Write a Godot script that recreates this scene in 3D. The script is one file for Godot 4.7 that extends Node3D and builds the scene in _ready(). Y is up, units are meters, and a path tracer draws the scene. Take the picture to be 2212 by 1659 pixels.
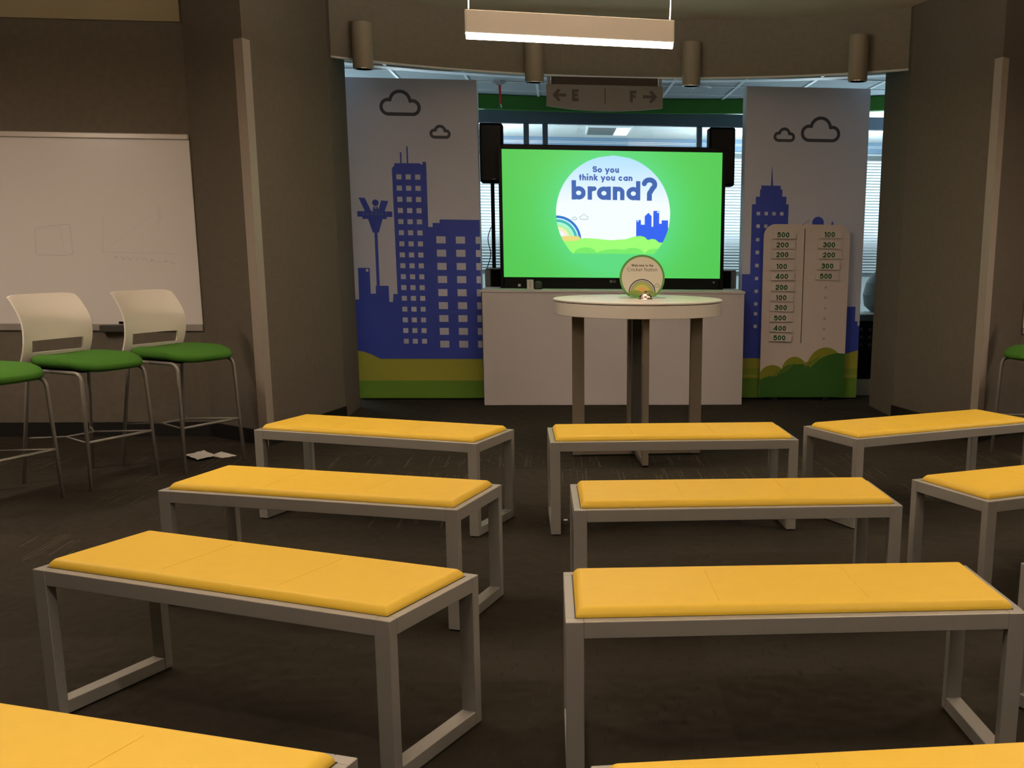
extends Node3D
# A training room with rows of yellow benches in front of a screen, cabinet and printed panels.
# Metres, y up, x to the right along the cabinet, -z into the picture.

var M := {}
var used := {}

# ---------------------------------------------------------------- naming
func numbered(called: String) -> String:
	if not used.has(called):
		used[called] = 0
		return called
	used[called] += 1
	return "%s_%03d" % [called, used[called]]

func tag(o: Node3D, label: String, category: String, group := "", kind := "") -> Node3D:
	o.set_meta("label", label)
	if category:
		o.set_meta("category", category)
	if group:
		o.set_meta("group", group)
	if kind:
		o.set_meta("kind", kind)
	return o

func thing(called: String, label: String, category: String, at := Vector3.ZERO, turn := 0.0, group := "") -> Node3D:
	var o := Node3D.new()
	o.name = numbered(called)
	add_child(o)
	o.position = at
	o.rotation.y = turn
	tag(o, label, category, group)
	return o

func obj(called: String, m, material: Material, parent: Node3D = self, at := Vector3.ZERO) -> MeshInstance3D:
	var o := MeshInstance3D.new()
	if m is SurfaceTool:
		m.generate_normals()
		o.mesh = m.commit()
	else:
		o.mesh = m
	o.material_override = material
	o.name = numbered(called) if parent == self else called
	o.cast_shadow = GeometryInstance3D.SHADOW_CASTING_SETTING_ON
	parent.add_child(o, true)
	o.position = at
	return o

func struct(called: String, m, material: Material, label: String) -> MeshInstance3D:
	var o := obj(called, m, material)
	o.set_meta("kind", "structure")
	o.set_meta("label", label)
	return o

func dup(root: Node3D, at: Vector3, turn: float, label: String) -> Node3D:
	var r: Node3D = root.duplicate()
	r.name = numbered(String(root.name).rstrip("0123456789").rstrip("_"))
	add_child(r)
	r.position = at
	r.rotation.y = turn
	r.set_meta("label", label)
	return r

# ---------------------------------------------------------------- shapes
func st(smooth := false) -> SurfaceTool:
	var s := SurfaceTool.new()
	s.begin(Mesh.PRIMITIVE_TRIANGLES)
	s.set_smooth_group(0 if smooth else -1)
	return s

func tri(s: SurfaceTool, a: Vector3, b: Vector3, c: Vector3, out: Vector3, ua := Vector2.ZERO, ub := Vector2.ZERO, uc := Vector2.ZERO) -> void:
	var p := [a, b, c]
	var u := [ua, ub, uc]
	if (b - a).cross(c - a).dot(out) > 0.0:
		p = [a, c, b]
		u = [ua, uc, ub]
	for i in 3:
		s.set_uv(u[i])
		s.add_vertex(p[i])

func quad(s: SurfaceTool, a: Vector3, b: Vector3, c: Vector3, d: Vector3, out: Vector3, uv := []) -> void:
	var u: Array = uv if uv.size() == 4 else [Vector2(0, 1), Vector2(1, 1), Vector2(1, 0), Vector2(0, 0)]
	tri(s, a, b, c, out, u[0], u[1], u[2])
	tri(s, a, c, d, out, u[0], u[2], u[3])

# a box with chamfered edges, added to s under the transform t
func bx(s: SurfaceTool, c: Vector3, size: Vector3, bev := 0.0, t := Transform3D.IDENTITY) -> void:
	var h := size / 2.0
	var v := func(sx: float, sy: float, sz: float, k: int) -> Vector3:
		# vertex of the corner that lies on the face of axis k
		var q := Vector3(sx * (h.x - bev), sy * (h.y - bev), sz * (h.z - bev))
		if k == 0: q.x = sx * h.x
		if k == 1: q.y = sy * h.y
		if k == 2: q.z = sz * h.z
		return t * (c + q)
	for k in 3:
		for sg in [-1.0, 1.0]:
			var n := Vector3.ZERO
			n[k] = sg
			var p := []
			for ab in [[-1.0, -1.0], [1.0, -1.0], [1.0, 1.0], [-1.0, 1.0]]:
				var q := [0.0, 0.0, 0.0]
				q[k] = sg
				var k1: int = 0 if k == 2 else (2 if k == 0 else 0)
				var k2: int = 1 if k != 1 else 2
				q[k1] = ab[0]
				q[k2] = ab[1]
				p.append(v.call(q[0], q[1], q[2], k))
			quad(s, p[0], p[1], p[2], p[3], t.basis * n)
	if bev <= 0.0:
		return
	for k in 3:
		var k1 := (k + 1) % 3
		var k2 := (k + 2) % 3
		for s1 in [-1.0, 1.0]:
			for s2 in [-1.0, 1.0]:
				var n := Vector3.ZERO
				n[k1] = s1
				n[k2] = s2
				var a := [0.0, 0.0, 0.0]
				a[k1] = s1
				a[k2] = s2
				a[k] = -1.0
				var b := a.duplicate()
				b[k] = 1.0
				quad(s, v.call(a[0], a[1], a[2], k1), v.call(b[0], b[1], b[2], k1), v.call(b[0], b[1], b[2], k2), v.call(a[0], a[1], a[2], k2), t.basis * n)
	for sx in [-1.0, 1.0]:
		for sy in [-1.0, 1.0]:
			for sz in [-1.0, 1.0]:
				tri(s, v.call(sx, sy, sz, 0), v.call(sx, sy, sz, 1), v.call(sx, sy, sz, 2), t.basis * Vector3(sx, sy, sz))

func box(c: Vector3, size: Vector3, bev := 0.0, t := Transform3D.IDENTITY) -> SurfaceTool:
	var s := st()
	bx(s, c, size, bev, t)
	return s

func span(a: Vector3, b: Vector3, bev := 0.0) -> SurfaceTool:   # box between two corners
	return box((a + b) / 2.0, (b - a).abs(), bev)

func tube_on(s: SurfaceTool, pts: Array, r: float, n := 10) -> void:
	var rings := []
	var up := Vector3.UP
	for i in pts.size():
		var d: Vector3 = (pts[mini(i + 1, pts.size() - 1)] - pts[maxi(i - 1, 0)]).normalized()
		if i == 0 and absf(d.dot(up)) > 0.95:
			up = Vector3.RIGHT
		var x := up.cross(d).normalized()
		if x.length() < 0.5:
			x = Vector3.RIGHT
		up = d.cross(x).normalized()
		var k := 1.0
		if i > 0 and i < pts.size() - 1:
			k = 1.0 / maxf(0.6, cos(((pts[i] - pts[i - 1]) as Vector3).angle_to(pts[i + 1] - pts[i]) / 2.0))
		var ring := []
		for j in n:
			var a := TAU * j / n
			ring.append(pts[i] + (x * cos(a) + up * sin(a)) * r)
		rings.append(ring)
	for i in pts.size() - 1:
		for j in n:
			var a: Vector3 = rings[i][j]
			var b: Vector3 = rings[i][(j + 1) % n]
			var c: Vector3 = rings[i + 1][(j + 1) % n]
			var d: Vector3 = rings[i + 1][j]
			quad(s, a, b, c, d, (a + b + c + d) / 4.0 - (pts[i] + pts[i + 1]) / 2.0)
	for e in [0, pts.size() - 1]:
		var o: Vector3 = pts[e] - pts[1 if e == 0 else e - 1]
		for j in n:
			tri(s, pts[e], rings[e][j], rings[e][(j + 1) % n], o)

func tube(pts: Array, r: float, n := 10) -> SurfaceTool:
	var s := st(true)
	tube_on(s, pts, r, n)
	return s

func bend(pts: Array, r: float, n := 5) -> Array:    # round the inner corners of a polyline
	var o := [pts[0]]
	for i in range(1, pts.size() - 1):
		var p: Vector3 = pts[i]
		var a: Vector3 = p + (pts[i - 1] - p).normalized() * r
		var b: Vector3 = p + (pts[i + 1] - p).normalized() * r
		for k in n + 1:
			var f := float(k) / n
			o.append(a.lerp(p, f).lerp(p.lerp(b, f), f))
	o.append(pts[-1])
	return o

func lathe(prof: Array, n := 48, at := Vector3.ZERO) -> SurfaceTool:   # (radius, height) from bottom to top, closed at the axis
	var s := st()
	for i in prof.size() - 1:
		var p: Vector2 = prof[i]
		var q: Vector2 = prof[i + 1]
		for j in n:
			var a := TAU * j / n
			var b := TAU * (j + 1) / n
			var da := Vector3(cos(a), 0, sin(a))
			var db := Vector3(cos(b), 0, sin(b))
			var nn := Vector2(q.y - p.y, p.x - q.x)
			var out := (da + db) * nn.x + Vector3(0, nn.y * 2.0, 0)
			s.set_smooth_group(i + 1)
			if p.x > 0.0:
				tri(s, at + da * p.x + Vector3(0, p.y, 0), at + db * p.x + Vector3(0, p.y, 0), at + db * q.x + Vector3(0, q.y, 0), out)
			if q.x > 0.0:
				tri(s, at + da * p.x + Vector3(0, p.y, 0), at + db * q.x + Vector3(0, q.y, 0), at + da * q.x + Vector3(0, q.y, 0), out)
	return s

# polygon in (u, v) swept along n; o, u, v place it. uv box maps the front face.
func slab(s: SurfaceTool, poly: PackedVector2Array, o: Vector3, u: Vector3, v: Vector3, depth: float, uvbox := Rect2(0, 0, 1, 1)) -> void:
	var n := u.cross(v).normalized()      # front faces along n; the slab goes back by depth
	var idx := Geometry2D.triangulate_polygon(poly)
	var P := func(q: Vector2) -> Vector3: return o + u * q.x + v * q.y
	var U := func(q: Vector2) -> Vector2: return Vector2((q.x - uvbox.position.x) / uvbox.size.x, 1.0 - (q.y - uvbox.position.y) / uvbox.size.y)
	for i in range(0, idx.size(), 3):
		var a := poly[idx[i]]
		var b := poly[idx[i + 1]]
		var c := poly[idx[i + 2]]
		tri(s, P.call(a), P.call(b), P.call(c), n, U.call(a), U.call(b), U.call(c))
		tri(s, P.call(a) - n * depth, P.call(b) - n * depth, P.call(c) - n * depth, -n)
	var cw := Geometry2D.is_polygon_clockwise(poly)
	for i in poly.size():
		var a := poly[i]
		var b := poly[(i + 1) % poly.size()]
		var d := (b - a)
		var e := Vector2(d.y, -d.x) * (-1.0 if cw else 1.0)
		quad(s, P.call(a), P.call(b), P.call(b) - n * depth, P.call(a) - n * depth, u * e.x + v * e.y, [U.call(a), U.call(b), U.call(b), U.call(a)])

func upright(pts: Array, y0: float, y1: float) -> SurfaceTool:   # plan polygon (x, z) as a vertical prism
	var s := st()
	var p := PackedVector2Array()
	for q in pts:
		p.append(Vector2(q.x, -q.y))
	slab(s, p, Vector3(0, y1, 0), Vector3.RIGHT, Vector3(0, 0, -1), y1 - y0)
	return s

# ---------------------------------------------------------------- flat print: a canvas drawn at twice its size
var im: Image
var ks := 1.0
var ih := 0

func canvas(w_units: float, h_units: float, px_w: int, col: Color) -> void:
	ks = 2.0 * px_w / w_units
	ih = int(round(h_units * ks / 2.0)) * 2
	im = Image.create(px_w * 2, ih, false, Image.FORMAT_RGB8)
	im.fill(col)

func finish() -> ImageTexture:
	im.shrink_x2()
	return ImageTexture.create_from_image(im)

func poly(pts: Array, col: Color) -> void:
	var p := []
	var lo := 1e9
	var hi := -1e9
	for q in pts:
		var v := Vector2(q.x * ks, ih - q.y * ks)
		p.append(v)
		lo = minf(lo, v.y)
		hi = maxf(hi, v.y)
	for y in range(maxi(0, int(floor(lo))), mini(ih - 1, int(ceil(hi))) + 1):
		var yc := y + 0.5
		var xs := []
		for i in p.size():
			var a: Vector2 = p[i]
			var b: Vector2 = p[(i + 1) % p.size()]
			if (a.y <= yc) != (b.y <= yc):
				xs.append(a.x + (b.x - a.x) * (yc - a.y) / (b.y - a.y))
		xs.sort()
		for i in range(0, xs.size() - 1, 2):
			var x0 := int(round(xs[i]))
			var x1 := int(round(xs[i + 1]))
			if x1 > x0:
				im.fill_rect(Rect2i(x0, y, x1 - x0, 1), col)

func rect(x0: float, y0: float, x1: float, y1: float, col: Color) -> void:
	poly([Vector2(x0, y0), Vector2(x1, y0), Vector2(x1, y1), Vector2(x0, y1)], col)

func arc(c: Vector2, rx: float, ry: float, a0: float, a1: float, n := 28) -> Array:
	var o := []
	for i in n + 1:
		var a := deg_to_rad(a0 + (a1 - a0) * i / n)
		o.append(c + Vector2(cos(a) * rx, sin(a) * ry))
	return o

func disc(c: Vector2, r: float, col: Color) -> void:
	poly(arc(c, r, r, 0, 360, 64), col)

func stroke(pts: Array, w: float, col: Color, caps := false) -> void:
	for i in pts.size() - 1:
		var d: Vector2 = pts[i + 1] - pts[i]
		if d.length() < 1e-6:
			continue
		var n := Vector2(-d.y, d.x).normalized() * w / 2.0
		poly([pts[i] + n, pts[i + 1] + n, pts[i + 1] - n, pts[i] - n], col)
	for i in pts.size():
		if caps or (i > 0 and i < pts.size() - 1):
			poly(arc(pts[i], w / 2.0, w / 2.0, 0, 360, 10), col)

func V(a: float, b: float) -> Vector2:
	return Vector2(a, b)

# geometric letters: em 1, x-height 0.5, capitals 0.72; returns [advance, polylines]
func glyph(ch: String, w: float) -> Array:
	var r := 0.25 - w / 2.0
	var h := w / 2.0
	var X := 0.5 - h
	var c := V(0.25, 0.25)
	var T := 0.72
	match ch:
		" ": return [0.22, []]
		"o": return [0.5, [arc(c, r, r, 0, 360)]]
		"a": return [0.5, [arc(c, r, r, 0, 360), [V(0.5 - h, 0), V(0.5 - h, 0.5)]]]
		"b": return [0.5, [arc(c, r, r, 0, 360), [V(h, 0), V(h, T)]]]
		"d": return [0.5, [arc(c, r, r, 0, 360), [V(0.5 - h, 0), V(0.5 - h, T)]]]
		"c": return [0.46, [arc(c, r, r, 48, 312)]]
		"e": return [0.5, [arc(c, r, r, 0, 318), [V(h, 0.25), V(0.5 - h, 0.25)]]]
		"n": return [0.42, [[V(h, 0), V(h, 0.5)], arc(V(0.21, X - 0.21 + h), 0.21 - h, 0.21 - h, 180, 0) + [V(0.42 - h, 0)]]]
		"h": return [0.42, [[V(h, 0), V(h, T)], arc(V(0.21, X - 0.21 + h), 0.21 - h, 0.21 - h, 180, 0) + [V(0.42 - h, 0)]]]
		"m": return [0.64, [[V(h, 0), V(h, 0.5)], arc(V(0.17, X - 0.16 + h), 0.17 - h, 0.17 - h, 180, 0) + [V(0.34 - h, 0)], arc(V(0.47, X - 0.16 + h), 0.17 - h, 0.17 - h, 180, 0) + [V(0.64 - h, 0)]]]
		"u": return [0.42, [[V(h, 0.5)] + arc(V(0.21, h + 0.21 - h), 0.21 - h, 0.21 - h, 180, 360), [V(0.42 - h, 0), V(0.42 - h, 0.5)]]]
		"r": return [0.27, [[V(h, 0), V(h, 0.5)], arc(V(0.24, X - 0.21 + h), 0.24 - h, 0.21 - h, 180, 86)]]
		"t": return [0.26, [[V(0.13, 0), V(0.13, 0.66)], [V(0, X), V(0.26, X)]]]
		"k": return [0.42, [[V(h, 0), V(h, T)], [V(h, 0.22), V(0.36, 0.5)], [V(0.16, 0.3), V(0.39, 0)]]]
		"i": return [w + 0.02, [[V(h, 0), V(h, 0.5)], [V(h, 0.6), V(h, 0.6 + w)]]]
		"l": return [w + 0.02, [[V(h, 0), V(h, T)]]]
		"y": return [0.44, [[V(0.03, 0.5), V(0.22, 0.04)], [V(0.41, 0.5), V(0.13, -0.2)]]]
		"S": return [0.44, [arc(V(0.22, T - h - 0.175 + h / 2), 0.175, 0.175 - h / 2, 25, 270) + arc(V(0.22, h + 0.175), 0.185, 0.185 - h / 2, 90, -155)]]
		"?": return [0.46, [arc(V(0.23, T - 0.2 + h * 0.2), 0.21 - h * 0.4, 0.2 - h * 0.6, 180, -50) + [V(0.23, 0.24), V(0.23, 0.17)], [V(0.23, 0), V(0.23, w * 1.05)]]]
		"C": return [0.68, [arc(V(0.36, 0.36), 0.36 - h, 0.36 - h, 45, 315)]]
		"N": return [0.56, [[V(h, 0), V(h, T)], [V(h, T), V(0.56 - h, 0)], [V(0.56 - h, 0), V(0.56 - h, T)]]]
		"W": return [0.86, [[V(0.03, T), V(0.22, 0), V(0.43, T), V(0.64, 0), V(0.83, T)]]]
		"V": return [0.6, [[V(0.03, T), V(0.3, 0), V(0.57, T)]]]
		"A": return [0.62, [[V(0.03, 0), V(0.31, T), V(0.59, 0)], [V(0.14, 0.22), V(0.48, 0.22)]]]
		"R": return [0.5, [[V(h, 0), V(h, T)], [V(h, T - h), V(0.28, T - h)] + arc(V(0.28, T - h - 0.15), 0.15, 0.15, 90, -90) + [V(h, T - h - 0.3)], [V(0.25, 0.34), V(0.45, 0)]]]
		"I": return [w + 0.02, [[V(h, 0), V(h, T)]]]
		"T": return [0.46, [[V(0.23, 0), V(0.23, T)], [V(0, T - h), V(0.46, T - h)]]]
		"Y": return [0.54, [[V(0.02, T), V(0.27, 0.34), V(0.52, T)], [V(0.27, 0.34), V(0.27, 0)]]]
		"E": return [0.44, [[V(h, 0), V(h, T)], [V(0, T - h), V(0.42, T - h)], [V(0, 0.37), V(0.38, 0.37)], [V(0, h), V(0.42, h)]]]
		"F": return [0.44, [[V(h, 0), V(h, T)], [V(0, T - h), V(0.42, T - h)], [V(0, 0.36), V(0.37, 0.36)]]]
		"L": return [0.42, [[V(h, 0), V(h, T)], [V(0, h), V(0.4, h)]]]
		"G": return [0.7, [arc(V(0.36, 0.36), 0.36 - h, 0.36 - h, 45, 360), [V(0.38, 0.36), V(0.72 - h, 0.36)]]]
		"0": return [0.52, [arc(V(0.26, 0.36), 0.26 - h, 0.36 - h, 0, 360)]]
		"1": return [0.34, [[V(0.24, 0), V(0.24, T)], [V(0.06, T - h), V(0.24, T - h)]]]
		"2": return [0.5, [arc(V(0.25, T - 0.23), 0.23 - h * 0.6, 0.23 - h, 175, -35) + [V(0.04, h), V(0.48, h)]]]
		"3": return [0.5, [arc(V(0.24, T - h - 0.15), 0.17, 0.15, 165, -90), arc(V(0.24, h + 0.175), 0.2, 0.185, 90, -165)]]
		"4": return [0.54, [[V(0.38, 0), V(0.38, T), V(0.03, 0.2), V(0.53, 0.2)]]]
		"5": return [0.5, [[V(0.44, T - h), V(0.13, T - h), V(0.08, 0.37)] + arc(V(0.24, h + 0.18), 0.2, 0.2, 130, -155)]]
	return [0.4, []]

func text(s: String, at: Vector2, size: float, w: float, col: Color, gap := 0.07, centre := true, squeeze := 1.0) -> void:
	var total := -gap
	for ch in s:
		total += float(glyph(ch, w)[0]) + gap
	var x := at.x - (total * size * squeeze / 2.0 if centre else 0.0)
	for ch in s:
		var g := glyph(ch, w)
		for line in g[1]:
			var p := []
			for q in line:
				p.append(V(x + q.x * size * squeeze, at.y + q.y * size))
			stroke(p, w * size, col)
		x += (float(g[0]) + gap) * size * squeeze

func cloud(c: Vector2, w: float, lw: float, col: Color, fill = null) -> void:   # c: middle of its flat foot
	var u := w / 100.0
	var outl := PackedVector2Array(arc(c + V(-31 * u, 20 * u), 18 * u, 18 * u, 0, 360, 40))
	for k in [[0.0, 33.0, 26.0], [32.0, 19.0, 17.0]]:
		var m := Geometry2D.merge_polygons(outl, PackedVector2Array(arc(c + V(k[0] * u, k[1] * u), k[2] * u, k[2] * u, 0, 360, 40)))
		outl = m[0]
	var m2 := Geometry2D.merge_polygons(outl, PackedVector2Array([c + V(-31 * u, 2 * u), c + V(32 * u, 2 * u), c + V(32 * u, 30 * u), c + V(-31 * u, 30 * u)]))
	outl = m2[0]
	var p := []
	for q in outl:
		p.append(q)
	if fill != null:
		poly(p, fill)
	p.append(outl[0])
	p.append(outl[1])
	stroke(p, lw, col)

# ---------------------------------------------------------------- materials
func mat(col: Color, rough := 0.7, metal := 0.0, spec := 0.5) -> StandardMaterial3D:
	var m := StandardMaterial3D.new()
	m.albedo_color = col
	m.roughness = rough
	m.metallic = metal
	m.metallic_specular = spec
	return m

func printed(t: Texture2D, rough := 0.6) -> StandardMaterial3D:
	var m := mat(Color.WHITE, rough)
	m.albedo_texture = t
	m.texture_repeat = false
	return m

func noise_tex(sd: int, freq: float, normal := false, lo := 0.8, hi := 1.0) -> NoiseTexture2D:
	var n := FastNoiseLite.new()
	n.seed = sd
	n.frequency = freq
	n.fractal_octaves = 4
	var t := NoiseTexture2D.new()
	t.width = 256
	t.height = 256
	t.seamless = true
	t.noise = n
	if normal:
		t.as_normal_map = true
		t.bump_strength = 2.0
	else:
		var g := Gradient.new()
		g.set_color(0, Color(lo, lo, lo))
		g.set_color(1, Color(hi, hi, hi))
		t.color_ramp = g
	return t

func textured(m: StandardMaterial3D, sd: int, freq: float, scale: float, lo: float, bump := 0.0) -> StandardMaterial3D:
	m.albedo_texture = noise_tex(sd, freq, false, lo, 1.0)
	m.uv1_triplanar = true
	m.uv1_world_triplanar = true
	m.uv1_scale = Vector3.ONE * scale
	if bump > 0.0:
		m.normal_enabled = true
		m.normal_texture = noise_tex(sd + 1, freq, true)
		m.normal_scale = bump
	return m

func materials() -> void:
	M.soffit = textured(mat(Color(0.56, 0.54, 0.49), 0.85, 0, 0.3), 3, 0.05, 1.3, 0.93, 0.12)
	M.wall = textured(mat(Color(0.44, 0.415, 0.37), 0.85, 0, 0.3), 3, 0.05, 1.3, 0.93, 0.12)
	M.ceiling = mat(Color(0.84, 0.79, 0.74), 0.9)
	M.band = mat(Color(0.66, 0.62, 0.5), 0.9)
	M.white_wall = mat(Color(0.86, 0.88, 0.88), 0.9)
	M.base = mat(Color(0.05, 0.045, 0.04), 0.6)
	M.rail = mat(Color(0.86, 0.83, 0.80), 0.3, 0.1)
	M.guard = mat(Color(0.66, 0.62, 0.57), 0.45)
	M.board = mat(Color(0.88, 0.87, 0.86), 0.3)
	M.alu = mat(Color(0.72, 0.70, 0.67), 0.38, 0.5)
	M.frame = textured(mat(Color(0.655, 0.65, 0.62), 0.42, 0.25), 11, 0.2, 6.0, 0.95)
	M.vinyl = textured(mat(Color(0.955, 0.80, 0.27), 0.5, 0, 0.4), 21, 0.02, 2.0, 0.985)
	M.glide = mat(Color(0.03, 0.03, 0.03), 0.6)
	M.cabinet = mat(Color(0.84, 0.825, 0.83), 0.6)
	M.laminate = mat(Color(0.90, 0.89, 0.86), 0.35)
	M.leg = mat(Color(0.50, 0.46, 0.40), 0.5, 0.2)
	M.dark_leg = mat(Color(0.24, 0.24, 0.22), 0.5)
	M.black = mat(Color(0.018, 0.024, 0.026), 0.8, 0, 0.2)
	M.bezel = mat(Color(0.016, 0.024, 0.024), 0.4, 0, 0.3)
	M.silver = mat(Color(0.40, 0.42, 0.42), 0.5, 0.2)
	M.plastic = mat(Color(0.90, 0.88, 0.83), 0.4)
	M.green_fabric = textured(mat(Color(0.285, 0.485, 0.18), 0.9, 0, 0.25), 31, 0.3, 9.0, 0.86, 0.5)
	M.tube = mat(Color(0.52, 0.51, 0.48), 0.4, 0.2)
	M.chrome = mat(Color(0.9, 0.86, 0.82), 0.08, 1.0)
	M.paper = mat(Color(0.93, 0.92, 0.90), 0.8)
	M.edge = mat(Color(0.80, 0.80, 0.80), 0.7)
	M.sign_grey = mat(Color(0.55, 0.53, 0.5), 0.6)
	M.bracket = mat(Color(0.22, 0.19, 0.16), 0.7)
	M.cylinder = mat(Color(0.62, 0.59, 0.52), 0.55)
	M.tile = textured(mat(Color(0.72, 0.75, 0.76), 0.95), 41, 0.3, 2.0, 0.93, 0.2)
	M.grid = mat(Color(0.93, 0.95, 0.96), 0.6)
	M.fascia = mat(Color(0.22, 0.46, 0.14), 0.8)
	M.mullion = mat(Color(0.34, 0.39, 0.44), 0.45, 0.2)
	M.valance = mat(Color(0.42, 0.53, 0.64), 0.5)
	M.blind = mat(Color(0.85, 0.87, 0.87), 0.6)
	M.far_floor = mat(Color(0.55, 0.55, 0.53), 0.9)
	M.red = mat(Color(0.80, 0.16, 0.14), 0.6)
	M.grey_shell = mat(Color(0.36, 0.40, 0.40), 0.6)
	M.green_edge = mat(Color(0.34, 0.56, 0.27), 0.5)
	M.pale_block = mat(Color(0.6, 0.6, 0.56), 0.7)
	var g := StandardMaterial3D.new()
	g.transparency = BaseMaterial3D.TRANSPARENCY_ALPHA
	g.albedo_color = Color(0.9, 0.96, 0.96, 0.06)
	g.roughness = 0.0
	M.glass = g
	var a := StandardMaterial3D.new()
	a.transparency = BaseMaterial3D.TRANSPARENCY_ALPHA
	a.albedo_color = Color(0.75, 0.9, 0.8, 0.3)
	a.roughness = 0.05
	M.acrylic = a
	var e := mat(Color(0.95, 0.93, 0.9), 0.6)
	e.emission_enabled = true
	e.emission = Color(1.0, 0.93, 0.84)
	e.emission_energy_multiplier = 8.0
	M.glow = e
	M.glow_seen = e.duplicate()
	M.glow_seen.emission_energy_multiplier = 14.0
	var f := mat(Color(0.95, 0.95, 0.95), 0.6)
	f.emission_enabled = true
	f.emission = Color(0.88, 0.97, 1.0)
	f.emission_energy_multiplier = 2.2
	M.cool_glow = f
	M.floor = carpet()

func carpet() -> StandardMaterial3D:
	var rng := RandomNumberGenerator.new()
	rng.seed = 77
	im = Image.create(2048, 2048, false, Image.FORMAT_RGB8)
	ks = 1.0
	ih = 2048
	im.fill(Color(0.207, 0.195, 0.166))
	for k in 16:
		for j in 16:
			var v := rng.randf_range(-0.012, 0.012)
			im.fill_rect(Rect2i(k * 128, j * 128, 128, 128), Color(0.207 + v, 0.195 + v, 0.166 + v))
	for k in 26000:
		var x := rng.randi_range(0, 2047)
		var y := rng.randi_range(0, 2047)
		var v := rng.randf_range(-0.018, 0.02)
		im.fill_rect(Rect2i(x, y, 1 + rng.randi_range(0, 1), rng.randi_range(3, 14)), Color(0.205 + v, 0.192 + v, 0.165 + v))
	for k in 16:      # tiles 0.5 m square; some carry bundles of thin pale lines
		for j in 16:
			var chance := 0.62 if j >= 1 and j <= 3 else (0.5 if j <= 5 and j >= 4 and k >= 11 and k <= 14 else 0.02)
			if rng.randf() > chance:
				continue
			for n in rng.randi_range(7, 13):
				var x := k * 128 + rng.randi_range(2, 125)
				var l := rng.randi_range(30, 118)
				var y := j * 128 + rng.randi_range(2, 126 - l)
				var v := rng.randf_range(0.03, 0.13)
				im.fill_rect(Rect2i(x, y, 1, l), Color(0.27 + v, 0.25 + v, 0.22 + v * 0.9))
	var m := mat(Color.WHITE, 1.0, 0, 0.15)
	m.albedo_texture = ImageTexture.create_from_image(im)
	m.uv1_triplanar = true
	m.uv1_world_triplanar = true
	m.uv1_scale = Vector3.ONE * 0.125
	m.normal_enabled = true
	m.normal_texture = noise_tex(52, 0.35, true)
	m.normal_scale = 0.3
	return m

# ---------------------------------------------------------------- lamps
func area(at: Vector3, size: Vector2, energy: float, col: Color, rot: Vector3, parent: Node3D) -> void:
	var l := AreaLight3D.new()
	l.name = "area_light"
	l.area_size = size
	l.area_normalize_energy = true
	l.light_energy = energy
	l.light_color = col
	l.shadow_enabled = true
	l.set("area_range", 14.0)
	parent.add_child(l, true)
	l.position = at
	l.rotation = rot

const WARM := Color(1.0, 0.915, 0.83)

func pendant(at: Vector3, turn: float, label: String, down := 1.8, up := 3.6, cut := CEIL) -> Node3D:
	# at: middle of the underside
	var t := thing("pendant_lamp", label, "lamp", at, turn, "linear pendant lamps")
	var L := 1.16
	obj("housing", box(Vector3(0, 0.066, 0), Vector3(L, 0.118, 0.06), 0.004), M.laminate, t)
	obj("end_cap", box(Vector3(-L / 2 - 0.002, 0.066, 0), Vector3(0.004, 0.118, 0.06)), M.laminate, t)
	obj("end_cap", box(Vector3(L / 2 + 0.002, 0.066, 0), Vector3(0.004, 0.118, 0.06)), M.laminate, t)
	var d := st(true)
	tube_on(d, [Vector3(-L / 2, -0.004, 0), Vector3(L / 2, -0.004, 0)], 0.021, 12)
	obj("diffuser", d, M.glow_seen if up > 5.0 else M.glow, t)
	obj("upper_diffuser", box(Vector3(0, 0.1236, 0), Vector3(L - 0.04, 0.004, 0.04)), M.glow, t)
	for s in [-0.565, 0.565]:
		var x: float = s
		obj("cord", tube(bend([Vector3(x, 0.125, 0), Vector3(x + 0.006, 0.3, 0), Vector3(x - 0.01, cut - at.y, 0)], 0.08), 0.0035, 8), M.paper, t)
		obj("canopy", lathe([V(0, cut - at.y - 0.02), V(0.045, cut - at.y - 0.02), V(0.05, cut - at.y), V(0, cut - at.y)], 20, Vector3(x, 0, 0)), M.laminate, t)
	area(Vector3(0, -0.03, 0), Vector2(L, 0.045), down, WARM, Vector3(-PI / 2, 0, 0), t)
	area(Vector3(0, 0.135, 0), Vector2(L - 0.04, 0.04), up, WARM, Vector3(PI / 2, 0, 0), t)
	return t

# ---------------------------------------------------------------- room
const A_L := Vector2(-2.48, -8.28)
const B_L := Vector2(-1.985, -7.85)
const C_L := Vector2(-1.68, -9.05)
const D_L := Vector2(-1.68, -9.72)
const A_R := Vector2(3.43, -8.28)
const B_R := Vector2(2.975, -7.85)
const C_R := Vector2(2.71, -9.05)
const D_R := Vector2(2.70, -9.72)
const ARC_C := Vector2(0.49, -6.47)
const CEIL := 3.16
const HALL := 2.775

func arc_ring(r0: float, r1: float, x0: float, x1: float, n := 28) -> Array:
	var o := []
	for i in n + 1:
		var x := lerpf(x0, x1, float(i) / n)
		o.append(V(x, ARC_C.y - sqrt(r0 * r0 - (x - ARC_C.x) ** 2)))
	for i in n + 1:
		var x := lerpf(x1, x0, float(i) / n)
		o.append(V(x, ARC_C.y - sqrt(r1 * r1 - (x - ARC_C.x) ** 2)))
	return o

func guard(b: Vector2, p: Vector2, q: Vector2) -> SurfaceTool:    # angle of two thin plates on the corner b towards p and q
	var u := (p - b).normalized()
	var v := (q - b).normalized()
	var out := -(u + v).normalized()
	var e := out * 0.006
	return upright([b + u * 0.095, b, b + v * 0.095, b + v * 0.095 + e, b + e * 1.6, b + u * 0.095 + e], 0.0, 2.62)

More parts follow.
